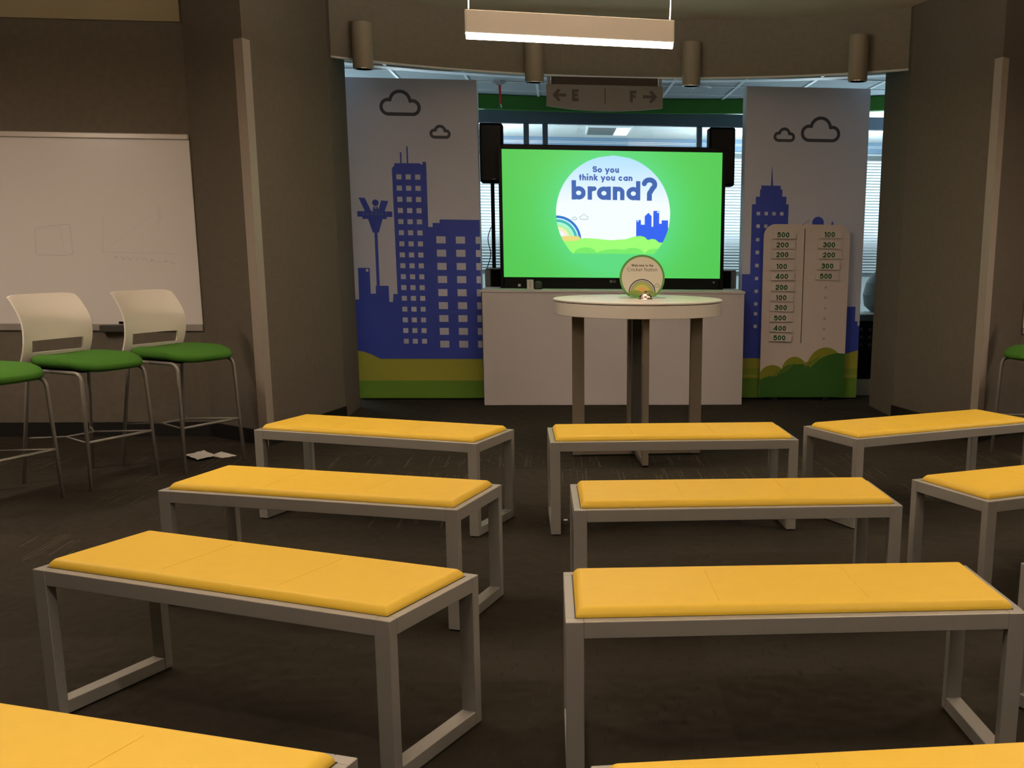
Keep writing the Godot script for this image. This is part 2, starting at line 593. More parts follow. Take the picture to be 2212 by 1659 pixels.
func skirting(a: Vector2, b: Vector2, inward: Vector2) -> SurfaceTool:
	return upright([a, b, b + inward * 0.012, a + inward * 0.012], 0.0, 0.1)

func room() -> void:
	struct("floor", span(Vector3(-5.2, -0.1, -12.2), Vector3(6.2, 0, 2.8)), M.floor, "dark brown carpet with bundles of thin pale lines")
	struct("floor", span(Vector3(-5.2, -0.1, -16.9), Vector3(6.2, 0, -12.2)), M.far_floor, "pale office floor behind the glass wall")
	struct("ceiling", span(Vector3(-5.2, CEIL, -10.2), Vector3(6.2, CEIL + 0.12, 2.8)), M.ceiling, "brown plaster ceiling over the benches")
	struct("wall_left", span(Vector3(-5.2, 0, -16.9), Vector3(-5.0, CEIL, 2.8)), M.wall, "brown side wall to the left of the benches")
	struct("wall_right", span(Vector3(6.0, 0, -16.9), Vector3(6.2, CEIL, 2.8)), M.wall, "brown side wall to the right of the benches")
	struct("wall_back", span(Vector3(-5.0, 0, 2.6), Vector3(6.0, CEIL, 2.8)), M.wall, "brown wall behind the last row of benches")
	struct("wall_front_left", span(Vector3(-5.0, 0, -8.40), Vector3(A_L.x, CEIL, -8.28)), M.wall, "brown wall that carries the left whiteboard")
	struct("wall_front_right", span(Vector3(A_R.x, 0, -8.40), Vector3(6.0, CEIL, -8.28)), M.wall, "brown wall behind the green stool on the right")
	struct("wall_pier_left", upright([A_L, B_L, C_L, D_L, V(A_L.x, D_L.y)], 0, CEIL), M.wall, "brown angled pier left of the city panels")
	struct("wall_pier_right", upright([A_R, B_R, C_R, D_R, V(A_R.x, D_R.y)], 0, CEIL), M.wall, "brown angled pier right of the city panels")
	struct("wall_soffit", upright(arc_ring(3.46, 3.56, -1.69, 2.71), 2.715, CEIL), M.soffit, "curved brown soffit over the opening")
	struct("trim_1", upright(arc_ring(3.455, 3.49, -1.69, 2.71), 2.702, 2.715), M.grid, "thin white lip under the curved soffit")
	struct("trim_2", guard(B_L, A_L, C_L), M.guard, "pale corner guard on the left pier")
	struct("trim_3", guard(B_R, A_R, C_R), M.guard, "pale corner guard on the right pier")
	struct("trim_4", span(Vector3(-5.0, 2.775, -8.28), Vector3(A_L.x - 0.004, CEIL, -8.262)), M.band, "pale band high on the wall above the left whiteboard")
	struct("baseboard_left", skirting(V(-5, -8.28), A_L, V(0, 1)), M.base, "black baseboard under the left whiteboard")
	struct("baseboard_left", skirting(A_L, B_L, V(-0.66, 0.75)), M.base, "black baseboard on the chamfer of the left pier")
	struct("baseboard_left", skirting(B_L, C_L, V(0.97, 0.25)), M.base, "black baseboard on the long face of the left pier")
	struct("baseboard_right", skirting(A_R, V(6, -8.28), V(0, 1)), M.base, "black baseboard behind the green stool on the right")
	struct("baseboard_right", skirting(B_R, A_R, V(0.69, 0.73)), M.base, "black baseboard on the chamfer of the right pier")
	struct("baseboard_right", skirting(C_R, B_R, V(-0.97, 0.22)), M.base, "black baseboard on the long face of the right pier")

	# hall behind the opening: a slab cut along the soffit's arc, tiles and T-bars under it
	var disc_p := PackedVector2Array()
	for i in 96:
		disc_p.append(ARC_C + V(cos(TAU * i / 96), sin(TAU * i / 96)) * 3.57)
	var slab_parts := Geometry2D.clip_polygons(PackedVector2Array([V(-5.0, -8.4), V(6.0, -8.4), V(6.0, -12.1), V(-5.0, -12.1)]), disc_p)
	var cs := st()
	for p in slab_parts:
		var pp := PackedVector2Array()
		for q in p:
			pp.append(V(q.x, -q.y))
		slab(cs, pp, Vector3(0, HALL + 0.16, 0), Vector3.RIGHT, Vector3(0, 0, -1), 0.1)
	var hall := struct("ceiling", cs, M.white_wall, "tiled ceiling of the hall behind the opening")
	for i in 10:
		for j in 5:
			var x0 := -2.627 + 0.61 * i
			var z0 := -9.07 - 0.61 * j
			var r := PackedVector2Array([V(x0 + 0.012, z0 - 0.012), V(x0 + 0.598, z0 - 0.012), V(x0 + 0.598, z0 - 0.598), V(x0 + 0.012, z0 - 0.598)])
			for p in Geometry2D.clip_polygons(r, disc_p):
				var pp := PackedVector2Array()
				for q in p:
					pp.append(V(q.x, -q.y))
				if Geometry2D.triangulate_polygon(pp).is_empty():
					continue
				var ts := st()
				slab(ts, pp, Vector3(0, HALL + 0.02, 0), Vector3.RIGHT, Vector3(0, 0, -1), 0.014)
				obj("ceiling_tile", ts, M.tile, hall)
	for i in 11:
		var x := -2.627 + 0.61 * i
		var zf := -9.3
		if absf(x - ARC_C.x) < 3.5:
			zf = ARC_C.y - sqrt(3.57 * 3.57 - (x - ARC_C.x) ** 2) - 0.005
		if x < D_L.x or x > D_R.x:
			zf = minf(zf, -9.74)
		obj("ceiling_grid_bar", span(Vector3(x - 0.012, HALL - 0.004, -12.1), Vector3(x + 0.012, HALL + 0.03, zf)), M.grid, hall)
	for j in range(2, 5):
		var z := -9.07 - 0.61 * j
		obj("ceiling_grid_bar", span(Vector3(-2.627, HALL - 0.003, z - 0.012), Vector3(3.473, HALL + 0.03, z + 0.012)), M.grid, hall)
	obj("ceiling_grid_bar", upright(arc_ring(4.06, 4.21, -2.2, 3.2), HALL - 0.006, HALL + 0.03), M.grid, hall)
	struct("trim_5", upright(arc_ring(5.50, 5.60, -3.3, 4.3), 2.643, HALL), M.fascia, "curved green fascia above the glass wall")
	struct("ceiling", span(Vector3(-5, HALL, -16.9), Vector3(6, HALL + 0.1, -12.1)), M.white_wall, "white ceiling of the office behind the glass wall")

	# glass wall between hall and office
	var gw := thing("wall_glass", "dark framed glass wall behind the screen and the city panels", "", Vector3(0, 0, -12.15))
	gw.set_meta("kind", "structure")
	obj("top_beam", span(Vector3(-5, 2.535, -0.05), Vector3(6, 2.66, 0.05), 0.004), M.mullion, gw)
	obj("bottom_rail", span(Vector3(-5, 0, -0.04), Vector3(6, 0.12, 0.04), 0.004), M.mullion, gw)
	var xs := [-5.0, -3.4, -1.7, -0.319, -0.128, 1.448, 2.3, 3.45, 4.6, 6.0]
	for i in xs.size():
		if i > 0 and i < xs.size() - 1:
			obj("mullion", span(Vector3(xs[i] - 0.027, 0.12, -0.04), Vector3(xs[i] + 0.027, 2.535, 0.04), 0.003), M.mullion, gw)
		if i > 0:
			obj("pane", span(Vector3(xs[i - 1] + 0.02, 0.12, -0.004), Vector3(xs[i] - 0.02, 2.535, 0.004)), M.glass, gw)

	# far wall with its windows
	var far := st()
	bx(far, Vector3(0.5, 0.45, -16.75), Vector3(11, 0.9, 0.2))
	bx(far, Vector3(0.5, 2.70, -16.75), Vector3(11, 0.20, 0.2))
	bx(far, Vector3(-4.75, 1.75, -16.75), Vector3(0.5, 1.7, 0.2))
	bx(far, Vector3(5.75, 1.75, -16.75), Vector3(0.5, 1.7, 0.2))
	struct("wall_far", far, M.white_wall, "white outer wall of the office with its windows")
	var va := st()
	bx(va, Vector3(0.5, 2.70, -16.60), Vector3(10.4, 0.15, 0.10), 0.004)
	var vt := struct("trim_6", va, M.valance, "blue grey blind box along the top of the office windows")
	for y in [2.72, 2.70]:
		obj("rail", box(Vector3(0.5, y, -16.546), Vector3(10.4, 0.007, 0.008)), M.blind, vt)
	var wx := [-4.5, -2.6, -1.3, 0.3, 1.55, 2.9, 4.2, 5.5]
	for i in 7:
		var x0: float = wx[i]
		var x1: float = wx[i + 1]
		var w := Node3D.new()
		w.name = "window_%d" % (i + 1)
		add_child(w)
		w.position = Vector3((x0 + x1) / 2, 0.9, -16.68)
		w.set_meta("kind", "structure")
		w.set_meta("label", "office window with half open white slat blinds")
		w.set_meta("group", "office windows")
		var hw := (x1 - x0) / 2
		var f := st()
		bx(f, Vector3(-hw + 0.03, 0.85, 0), Vector3(0.06, 1.7, 0.08))
		bx(f, Vector3(hw - 0.03, 0.85, 0), Vector3(0.06, 1.7, 0.08))
		bx(f, Vector3(0, 0.03, 0), Vector3(2 * hw - 0.12, 0.06, 0.08))
		bx(f, Vector3(0, 1.67, 0), Vector3(2 * hw - 0.12, 0.06, 0.08))
		obj("window_frame", f, M.silver, w)
		obj("pane", box(Vector3(0, 0.85, -0.02), Vector3(2 * hw - 0.12, 1.58, 0.006)), M.glass, w)
		var b := st()
		for k in 40:
			var tf := Transform3D(Basis(Vector3.RIGHT, 0.5), Vector3(0, 0.07 + k * 0.04, 0.075))
			bx(b, Vector3.ZERO, Vector3(2 * hw - 0.1, 0.0015, 0.034), 0.0, tf)
		var bl := obj("blind_slats", b, M.blind, w)
		bl.set_meta("kind", "stuff")
	var tr := thing("troffer", "square ceiling light of the office seen over the screen", "ceiling light", Vector3(0.645, HALL, -15.3))
	obj("frame", box(Vector3(0, -0.012, 0), Vector3(0.56, 0.024, 1.02), 0.003), M.grid, tr)
	obj("louvre", box(Vector3(-0.09, -0.026, 0), Vector3(0.34, 0.006, 0.96)), M.silver, tr)
	obj("diffuser", box(Vector3(0.175, -0.026, 0), Vector3(0.17, 0.006, 0.96)), M.cool_glow, tr)
	area(Vector3(0.175, -0.05, 0), Vector2(0.17, 0.96), 2.0, Color(0.80, 0.95, 1.0), Vector3(-PI / 2, 0, 0), tr)

func added_office_lamp(x: float, label: String) -> void:  # unseen uplight, added to brighten the office ceiling
	var t := thing("added_office_pendant", label, "lamp", Vector3(x, 2.1, -14.4), 0.0, "added indirect office lamps")
	obj("trough", box(Vector3(0, 0.03, 0), Vector3(0.24, 0.06, 1.6), 0.006), M.silver, t)
	obj("lens", box(Vector3(0, 0.061, 0), Vector3(0.2, 0.004, 1.54)), M.cool_glow, t)
	for z in [-0.6, 0.6]:
		obj("hanger", tube([Vector3(0, 0.06, z), Vector3(0, HALL - 2.1, z)], 0.004, 6), M.silver, t)
	area(Vector3(0, 0.075, 0), Vector2(0.2, 1.54), 42.0, Color(0.86, 0.96, 1.0), Vector3(PI / 2, 0, 0), t)

func added_hall_lamp(x: float, label: String) -> void:  # unseen lamp, added to brighten the hall ceiling and the beam
	var t := thing("added_hall_pendant", label, "lamp", Vector3(x, 1.4, -11.3), 0.0, "added hall lamps behind the piers")
	obj("trough", box(Vector3(0, 0.03, 0), Vector3(0.10, 0.06, 1.0), 0.006), M.silver, t)
	obj("upper_lens", box(Vector3(0, 0.061, 0), Vector3(0.08, 0.004, 0.96)), M.cool_glow, t)
	obj("lower_lens", box(Vector3(0, -0.001, 0), Vector3(0.08, 0.004, 0.96)), M.cool_glow, t)
	for z in [-0.4, 0.4]:
		obj("hanger", tube([Vector3(0, 0.06, z), Vector3(0, HALL - 1.392, z)], 0.004, 6), M.silver, t)
	area(Vector3(0, 0.075, 0), Vector2(0.08, 0.96), 3.4, Color(0.80, 0.93, 1.0), Vector3(PI / 2, 0, 0), t)
	area(Vector3(0, -0.012, 0), Vector2(0.08, 0.96), 2.0, Color(0.80, 0.93, 1.0), Vector3(-PI / 2, 0, 0), t)

func whiteboards() -> void:
	var W := 2.515
	var H := 1.235
	canvas(W, H, 1024, Color(0.91, 0.895, 0.88))
	var faint := Color(0.845, 0.83, 0.81)
	var f2 := Color(0.865, 0.86, 0.84)
	stroke([V(1.459, 0.644), V(1.572, 0.663), V(1.688, 0.674), V(1.690, 0.477), V(1.637, 0.464), V(1.446, 0.468), V(1.457, 0.64)], 0.006, faint)
	stroke([V(1.455, 0.63), V(1.62, 0.655), V(1.634, 0.468)], 0.004, f2)
	stroke([V(1.908, 0.719), V(1.886, 0.488), V(2.383, 0.483)], 0.006, f2)
	stroke([V(1.89, 0.494), V(2.242, 0.748)], 0.004, Color(0.87, 0.86, 0.85))
	stroke([V(2.285, 0.785), V(2.276, 0.74), V(2.29, 0.73), V(2.268, 0.693)], 0.02, Color(0.88, 0.88, 0.86), true)
	var rng := RandomNumberGenerator.new()
	rng.seed = 5
	for k in 9:
		var x := 1.956 + k * 0.047
		var y := 0.452 - k * 0.0035
		var p := []
		for n in 5:
			p.append(V(x + n * 0.008, y + rng.randf_range(-0.014, 0.014)))
		stroke(p, 0.006, faint)
	var m := printed(finish(), 0.3)
	for side in [0, 1]:
		var x0 := -5.0 if side == 0 else A_R.x + 0.005
		var x1 := A_L.x - 0.005 if side == 0 else 6.0
		var t := thing("whiteboard", "wide whiteboard with faint marker sketches on the left wall" if side == 0 else "edge of the whiteboard behind the stool on the far right", "whiteboard", Vector3((x0 + x1) / 2, 0.79, -8.28))
		var w: float = (x1 - x0) / 2
		var s := st()
		slab(s, PackedVector2Array([V(-w, 0), V(w, 0), V(w, H), V(-w, H)]), Vector3(0, 0, 0.014), Vector3.RIGHT, Vector3.UP, 0.014, Rect2(-w, 0, 2 * w, H))
		obj("board", s, m if side == 0 else M.board, t)
		obj("top_rail", box(Vector3(0, H + 0.019, 0.014), Vector3(2 * w, 0.036, 0.028), 0.005), M.rail, t)
		obj("bottom_rail", box(Vector3(0, -0.024, 0.008), Vector3(2 * w, 0.046, 0.016), 0.003), M.alu, t)
		if side == 0:
			obj("pen_tray", box(Vector3(-3.08 + 3.742, -0.028, 0.045), Vector3(0.165, 0.05, 0.06), 0.006), M.dark_leg, t)
	tag(obj("marker", tube([Vector3(-3.03, 0.803, -8.225), Vector3(-2.998, 0.803, -8.215)], 0.009, 10), M.black), "short dark marker lying on the whiteboard's pen tray", "marker")

# ---------------------------------------------------------------- benches
func bench_proto() -> Node3D:
	var L := 1.209
	var W := 0.449
	var H := 0.457
	var a := 0.047
	var d := 0.034
	var t := thing("bench", "", "bench", Vector3.ZERO, 0.0, "yellow benches in rows")
	for s in [-1.0, 1.0]:
		obj("long_rail", box(Vector3(0, H - 0.0225, s * (W / 2 - d / 2)), Vector3(L - 2 * a, 0.045, d), 0.0015), M.frame, t)
		obj("end_rail", box(Vector3(s * (L / 2 - a / 2), H - 0.0225, 0), Vector3(a, 0.045, W - 2 * d), 0.0015), M.frame, t)
		obj("sled_rail", box(Vector3(s * (L / 2 - a / 2), 0.0265, 0), Vector3(a, 0.041, W - 2 * d), 0.0015), M.frame, t)
		for z in [-1.0, 1.0]:
			obj("leg", box(Vector3(s * (L / 2 - a / 2), H / 2 + 0.003, z * (W / 2 - d / 2)), Vector3(a, H - 0.006, d), 0.0018), M.frame, t)
			obj("glide", box(Vector3(s * (L / 2 - a / 2), 0.003, z * (W / 2 - d / 2)), Vector3(a * 0.7, 0.006, d * 0.7)), M.glide, t)
	# cushion: rounded rectangle loops from bottom to top
	var loops := []
	var prof := [[-0.02, 0.0], [0.0, 0.0], [0.006, 0.0], [0.0105, 0.0012], [0.0195, 0.0085], [0.0232, 0.0130], [0.0245, 0.020]]
	for p in prof:
		var hx := L / 2 - 0.027 - float(p[1])
		var hz := W / 2 - 0.031 - float(p[1])
		var ring := []
		for k in 4:
			var cx := [1.0, -1.0, -1.0, 1.0]
			var cz := [1.0, 1.0, -1.0, -1.0]
			var r := 0.006
			for i in 4:
				var ang := PI / 2 * k + PI / 2 * i / 3.0
				ring.append(Vector3(cx[k] * (hx - r) + cos(ang) * r, H + float(p[0]), cz[k] * (hz - r) + sin(ang) * r))
		loops.append(ring)
	var s := st(true)
	for i in loops.size() - 1:
		for j in 16:
			var a0: Vector3 = loops[i][j]
			var b0: Vector3 = loops[i][(j + 1) % 16]
			var c0: Vector3 = loops[i + 1][(j + 1) % 16]
			var d0: Vector3 = loops[i + 1][j]
			quad(s, a0, b0, c0, d0, Vector3(a0.x / L, 0.3, a0.z / W))
	s.set_smooth_group(-1)
	var top: Array = loops[-1]
	for j in range(1, 15):
		tri(s, top[0], top[j], top[j + 1], Vector3.UP)
	for j in range(1, 15):
		tri(s, loops[0][0], loops[0][j], loops[0][j + 1], Vector3.DOWN)
	var c := obj("cushion", s, M.vinyl, t)
	for x in [-0.2, 0.2]:
		obj("seam", box(Vector3(x, H + 0.0247, 0), Vector3(0.005, 0.0018, 0.28), 0.001), M.vinyl, c)
	obj("shade_strip", box(Vector3(0, H + 0.0004, 0), Vector3(L - 0.0485, 0.0008, W - 0.0588)), M.glide, t)  # black sheet standing in for the shadow line around the cushion
	obj("seat_board", box(Vector3(0, H - 0.022, 0), Vector3(L - 2 * a, 0.016, W - 2 * d)), M.glide, t)
	return t

func benches() -> void:
	var spots := [
		[-0.881, -3.240, -0.449, "yellow padded bench in the second row left of the aisle, angled"],
		[0.611, -2.974, 0.009, "yellow padded bench in the second row just right of the aisle, square to the screen"],
		[-0.876, -4.381, -0.308, "yellow padded bench in the third row left of the aisle, in front of the stools"],
		[0.645, -4.197, 0.022, "dullest yellow padded bench, middle of the third row right of the aisle"],
		[-0.878, -5.750, -0.365, "yellow padded bench nearest the left pier and papers, in the far row"],
		[0.546, -5.598, 0.042, "yellow padded bench directly in front of the round table"],
		[1.914, -5.851, 0.414, "yellow padded bench nearest the right pier, in the far row"],
		[2.075, -4.466, 0.379, "yellow padded bench at the right edge in the third row, its near corner in view"],
	]
	# front row: the far right corner of one and the far left corner of the other are in view
	var ya := -0.374
	var c := Vector2(-0.3807, -2.0009)
	spots.append([c.x - cos(ya) * 0.6045 + sin(ya) * 0.2245, c.y + sin(ya) * 0.6045 + cos(ya) * 0.2245, ya, "yellow padded bench at the bottom left corner, nearest the camera"])
	ya = 0.052
	c = Vector2(0.0500, -1.9393)
	spots.append([c.x + cos(ya) * 0.6045 + sin(ya) * 0.2245, c.y - sin(ya) * 0.6045 + cos(ya) * 0.2245, ya, "yellow padded bench at the bottom right, only its top in view"])
	ya = 0.39
	c = Vector2(1.390, -3.221)
	spots.append([c.x + cos(ya) * 0.6045 + sin(ya) * 0.2245, c.y - sin(ya) * 0.6045 + cos(ya) * 0.2245, ya, "bench of which only one grey corner shows at the right edge"])
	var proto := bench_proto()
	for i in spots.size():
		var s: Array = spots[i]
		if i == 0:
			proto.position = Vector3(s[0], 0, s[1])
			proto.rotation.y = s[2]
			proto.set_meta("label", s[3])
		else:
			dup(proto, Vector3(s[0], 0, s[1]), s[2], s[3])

# ---------------------------------------------------------------- stools
func shell(parent: Node3D) -> void:
	var nu := 24
	var nv := 30
	var f := func(i: int, j: int, side: float) -> Vector3:
		var u := 2.0 * i / nu - 1.0
		var v := float(j) / nv
		var y := 0.665 + v * 0.40
		var z := -0.215 + 0.28 * v * (1.0 - v) - 0.03 * smoothstep(0.6, 1.0, v)
		var hw := 0.228 + 0.008 * sin(PI * v)
		if v > 0.93:
			y -= 0.012 * absf(u) ** 8 * ((v - 0.93) / 0.07)
		z -= 0.035 * (1.0 - u * u) * smoothstep(0.15, 0.6, v)
		return Vector3(u * hw, y, z + side * 0.006)
	var solid := func(i: int, j: int) -> bool:
		if i < 0 or j < 0 or i >= nu or j >= nv:
			return false
		return not (i >= 3 and i < nu - 3 and j >= 6 and j < 11)
	var s := st(true)
	for i in nu:
		for j in nv:
			if not solid.call(i, j):
				continue
			for side in [-1.0, 1.0]:
				quad(s, f.call(i, j, side), f.call(i + 1, j, side), f.call(i + 1, j + 1, side), f.call(i, j + 1, side), Vector3(0, 0, side))
	s.set_smooth_group(-1)
	for i in nu:
		for j in nv:
			if not solid.call(i, j):
				continue
			for e in [[-1, 0, i, j, i, j + 1], [1, 0, i + 1, j, i + 1, j + 1], [0, -1, i, j, i + 1, j], [0, 1, i, j + 1, i + 1, j + 1]]:
				if not solid.call(i + e[0], j + e[1]):
					quad(s, f.call(e[2], e[3], -1.0), f.call(e[4], e[5], -1.0), f.call(e[4], e[5], 1.0), f.call(e[2], e[3], 1.0), Vector3(e[0], e[1], 0))
	obj("backrest", s, M.plastic, parent)

func stool_proto() -> Node3D:
	var t := thing("bar_stool", "", "stool", Vector3.ZERO, 0.0, "white backed stools with green seats")
	# seat cushion: superellipse loops
	var s := st(true)
	var loops := []
	for p in [[0.672, 0.86], [0.678, 0.95], [0.694, 1.0], [0.712, 1.0], [0.727, 0.965], [0.737, 0.88], [0.741, 0.6], [0.742, 0.2]]:
		var ring := []
		for k in 32:
			var a := TAU * k / 32
			var x := signf(cos(a)) * absf(cos(a)) ** 0.55 * 0.238 * float(p[1])
			var z := signf(sin(a)) * absf(sin(a)) ** 0.55 * 0.25 * float(p[1]) + 0.055
			var y := float(p[0])
			y -= 0.022 * smoothstep(0.12, 0.31, z)
			y -= 0.012 * (1.0 - minf(1.0, (x / 0.2) ** 2)) * (1.0 if p[0] > 0.72 else 0.0)
			ring.append(Vector3(x, y, z))
		loops.append(ring)
	for i in loops.size() - 1:
		for j in 32:
			var a: Vector3 = loops[i][j]
			quad(s, a, loops[i][(j + 1) % 32], loops[i + 1][(j + 1) % 32], loops[i + 1][j], Vector3(a.x, 0.1 if i > 2 else -0.02, a.z - 0.03))
	for j in range(1, 31):
		tri(s, loops[-1][0], loops[-1][j], loops[-1][j + 1], Vector3.UP)
		tri(s, loops[0][0], loops[0][j], loops[0][j + 1], Vector3.DOWN)
	obj("seat", s, M.green_fabric, t)
	obj("seat_pan", box(Vector3(0, 0.664, 0.03), Vector3(0.40, 0.020, 0.40), 0.008), M.black, t)
	obj("seat_lip", box(Vector3(0, 0.676, -0.20), Vector3(0.40, 0.026, 0.035), 0.01), M.plastic, t)
	shell(t)
	for x in [-1.0, 1.0]:
		# one bent tube on each side: front leg, rail under the seat, rear leg
		obj("leg", tube(bend([Vector3(x * 0.245, 0.0, 0.255), Vector3(x * 0.225, 0.652, 0.238), Vector3(x * 0.205, 0.652, 0.0)], 0.05), 0.0108, 10), M.tube, t)
		obj("leg", tube(bend([Vector3(x * 0.245, 0.0, -0.255), Vector3(x * 0.21, 0.652, -0.17), Vector3(x * 0.205, 0.652, 0.0)], 0.05), 0.0108, 10), M.tube, t)
		obj("stretcher", tube([Vector3(x * 0.226, 0.262, -0.22), Vector3(x * 0.10, 0.262, -0.06), Vector3(x * 0.236, 0.27, 0.247)], 0.006, 8), M.tube, t)
	obj("stretcher", tube([Vector3(-0.10, 0.262, -0.06), Vector3(0.10, 0.262, -0.06)], 0.006, 8), M.tube, t)
	obj("footrest", tube([Vector3(-0.236, 0.27, 0.247), Vector3(0.236, 0.27, 0.247)], 0.0085, 10), M.tube, t)
	return t

func stools() -> void:
	var p := stool_proto()
	p.position = Vector3(-2.358, 0, -7.265)
	p.rotation.y = atan2(0.88, 0.47)
	p.set_meta("label", "white backed stool with green seat nearest the left pier, farthest of the row")
	dup(p, Vector3(-2.73, 0, -6.775), atan2(0.90, 0.43), "middle stool of the left row, its whole white back against the whiteboard")
	dup(p, Vector3(-3.02, 0, -6.15), atan2(0.93, 0.37), "stool at the left edge of the photo, only its green seat and legs in view")
	dup(p, Vector3(3.27, 0, -7.326), atan2(-0.88, 0.47), "green stool seat at the right edge beside the right pier")

# ---------------------------------------------------------------- table and what stands on it
func bar_table() -> void:
	var t := thing("round_table", "white round bar height table standing in front of the cabinet", "table", Vector3(0.505, 0, -7.425), 0.06)
	obj("tabletop", lathe([V(0, 1.017), V(0.541, 1.017), V(0.545, 1.020), V(0.545, 1.027), V(0.541, 1.030), V(0, 1.030)], 96), M.laminate, t)
	obj("reveal", lathe([V(0, 1.012), V(0.534, 1.012), V(0.534, 1.017), V(0, 1.017)], 96), M.black, t)
	obj("apron", lathe([V(0.50, 0.934), V(0.541, 0.934), V(0.543, 0.937), V(0.543, 1.011), V(0.541, 1.013), V(0.50, 1.013), V(0.50, 0.934)], 96), M.laminate, t)
	for k in 4:
		var b := Basis(Vector3.UP, PI / 2 * k)
		var tf := Transform3D(b, Vector3.ZERO)
		obj("leg", box(Vector3(0.387, 0.486, 0), Vector3(0.077, 0.944, 0.038), 0.002, tf), M.leg, t)
		obj("floor_rail", box(Vector3(0.192, 0.033, 0), Vector3(0.312, 0.038, 0.038), 0.002, tf), M.leg, t)
		obj("glide", box(Vector3(0.387, 0.007, 0), Vector3(0.03, 0.014, 0.03), 0.0, tf), M.glide, t)
	obj("post", box(Vector3(0, 0.486, 0), Vector3(0.072, 0.944, 0.072), 0.003), M.dark_leg, t)

	# round sign in its acrylic foot
	canvas(0.3, 0.3, 512, Color(0.33, 0.56, 0.27))
	var o := V(0.15, 0.15)
	var paper := Color(0.80, 0.79, 0.72)
	disc(o, 0.133, paper)
	var inside := func(r: float, col: Color, y0: float) -> void:
		poly(arc(V(0.149, 0.055), r, r, 0, 180, 40), col)
	inside.call(0.088, Color(0.18, 0.17, 0.28), 0.0)
	inside.call(0.081, paper, 0.0)
	inside.call(0.076, Color(0.50, 0.55, 0.50), 0.0)
	inside.call(0.070, Color(0.62, 0.68, 0.36), 0.0)
	inside.call(0.052, Color(0.78, 0.74, 0.40), 0.0)
	inside.call(0.034, Color(0.84, 0.66, 0.36), 0.0)
	# meadow at the foot, kept within the disc
	var meadow := []
	for q in arc(o, 0.133, 0.133, 226, 314, 24):
		meadow.append(q)
	meadow.append(V(0.235, 0.068))
	for q in arc(V(0.19, 0.05), 0.045, 0.02, 20, 160, 10):
		meadow.append(q)
	for q in arc(V(0.105, 0.05), 0.05, 0.022, 20, 160, 10):
		meadow.append(q)
	poly(meadow, Color(0.50, 0.58, 0.26))
	cloud(V(0.246, 0.092), 0.036, 0.0032, Color(0.46, 0.44, 0.38))
	text("Welcome to the", V(0.150, 0.222), 0.0208, 0.15, Color(0.24, 0.22, 0.18), 0.06)
	text("Cricket Nation", V(0.150, 0.192), 0.0315, 0.095, Color(0.40, 0.38, 0.30), 0.07)
	var face := printed(finish(), 0.5)
	var sg := thing("round_sign", "round green rimmed welcome sign standing on the table behind the bell", "sign", Vector3(0.535, 1.030, -7.46), 0.04)
	var prof := PackedVector2Array()
	for q in arc(V(0, 0.130), 0.146, 0.146, 0, 357, 90):
		prof.append(q)
	var cut := Geometry2D.clip_polygons(prof, PackedVector2Array([V(-0.2, -0.05), V(0.2, -0.05), V(0.2, 0.008), V(-0.2, 0.008)]))
	var s := st()
	slab(s, cut[0], Vector3(0, 0, 0.007), Vector3.RIGHT, Vector3.UP, 0.003, Rect2(-0.15, -0.02, 0.3, 0.3))
	obj("face", s, face, sg)
	var s2 := st()
	slab(s2, cut[0], Vector3(0, 0, 0.0038), Vector3.RIGHT, Vector3.UP, 0.012)
	obj("backing", s2, M.green_edge, sg)
	for x in [-0.105, 0.105]:
		obj("foot", box(Vector3(x, 0.008, 0.0), Vector3(0.085, 0.016, 0.06), 0.002), M.acrylic, sg)
	obj("foot_strip", box(Vector3(-0.05, 0.012, 0.012), Vector3(0.07, 0.022, 0.004), 0.001), M.green_edge, sg)

	var bell := thing("service_bell", "small chrome service bell on the table in front of the round sign", "bell", Vector3(0.545, 1.030, -7.30))
	obj("base", lathe([V(0, 0), V(0.046, 0), V(0.047, 0.004), V(0.043, 0.009), V(0.034, 0.011), V(0, 0.011)], 40), M.chrome, bell)
	obj("dome", lathe([V(0, 0.012), V(0.042, 0.012), V(0.0425, 0.014), V(0.039, 0.025), V(0.031, 0.035), V(0.018, 0.041), V(0.008, 0.044), V(0, 0.0445)], 40), M.chrome, bell)
	obj("button", lathe([V(0, 0.044), V(0.006, 0.044), V(0.006, 0.048), V(0.009, 0.049), V(0.009, 0.053), V(0, 0.055)], 20), M.chrome, bell)
	tag(obj("pale_slip", box(Vector3(0.2, 1.0307, -7.60), Vector3(0.10, 0.0012, 0.05), 0.0, Transform3D(Basis(Vector3.UP, 0.0), Vector3.ZERO)), M.paper), "thin pale slip lying on the left of the round table", "paper")  # thin pale slip on the tabletop

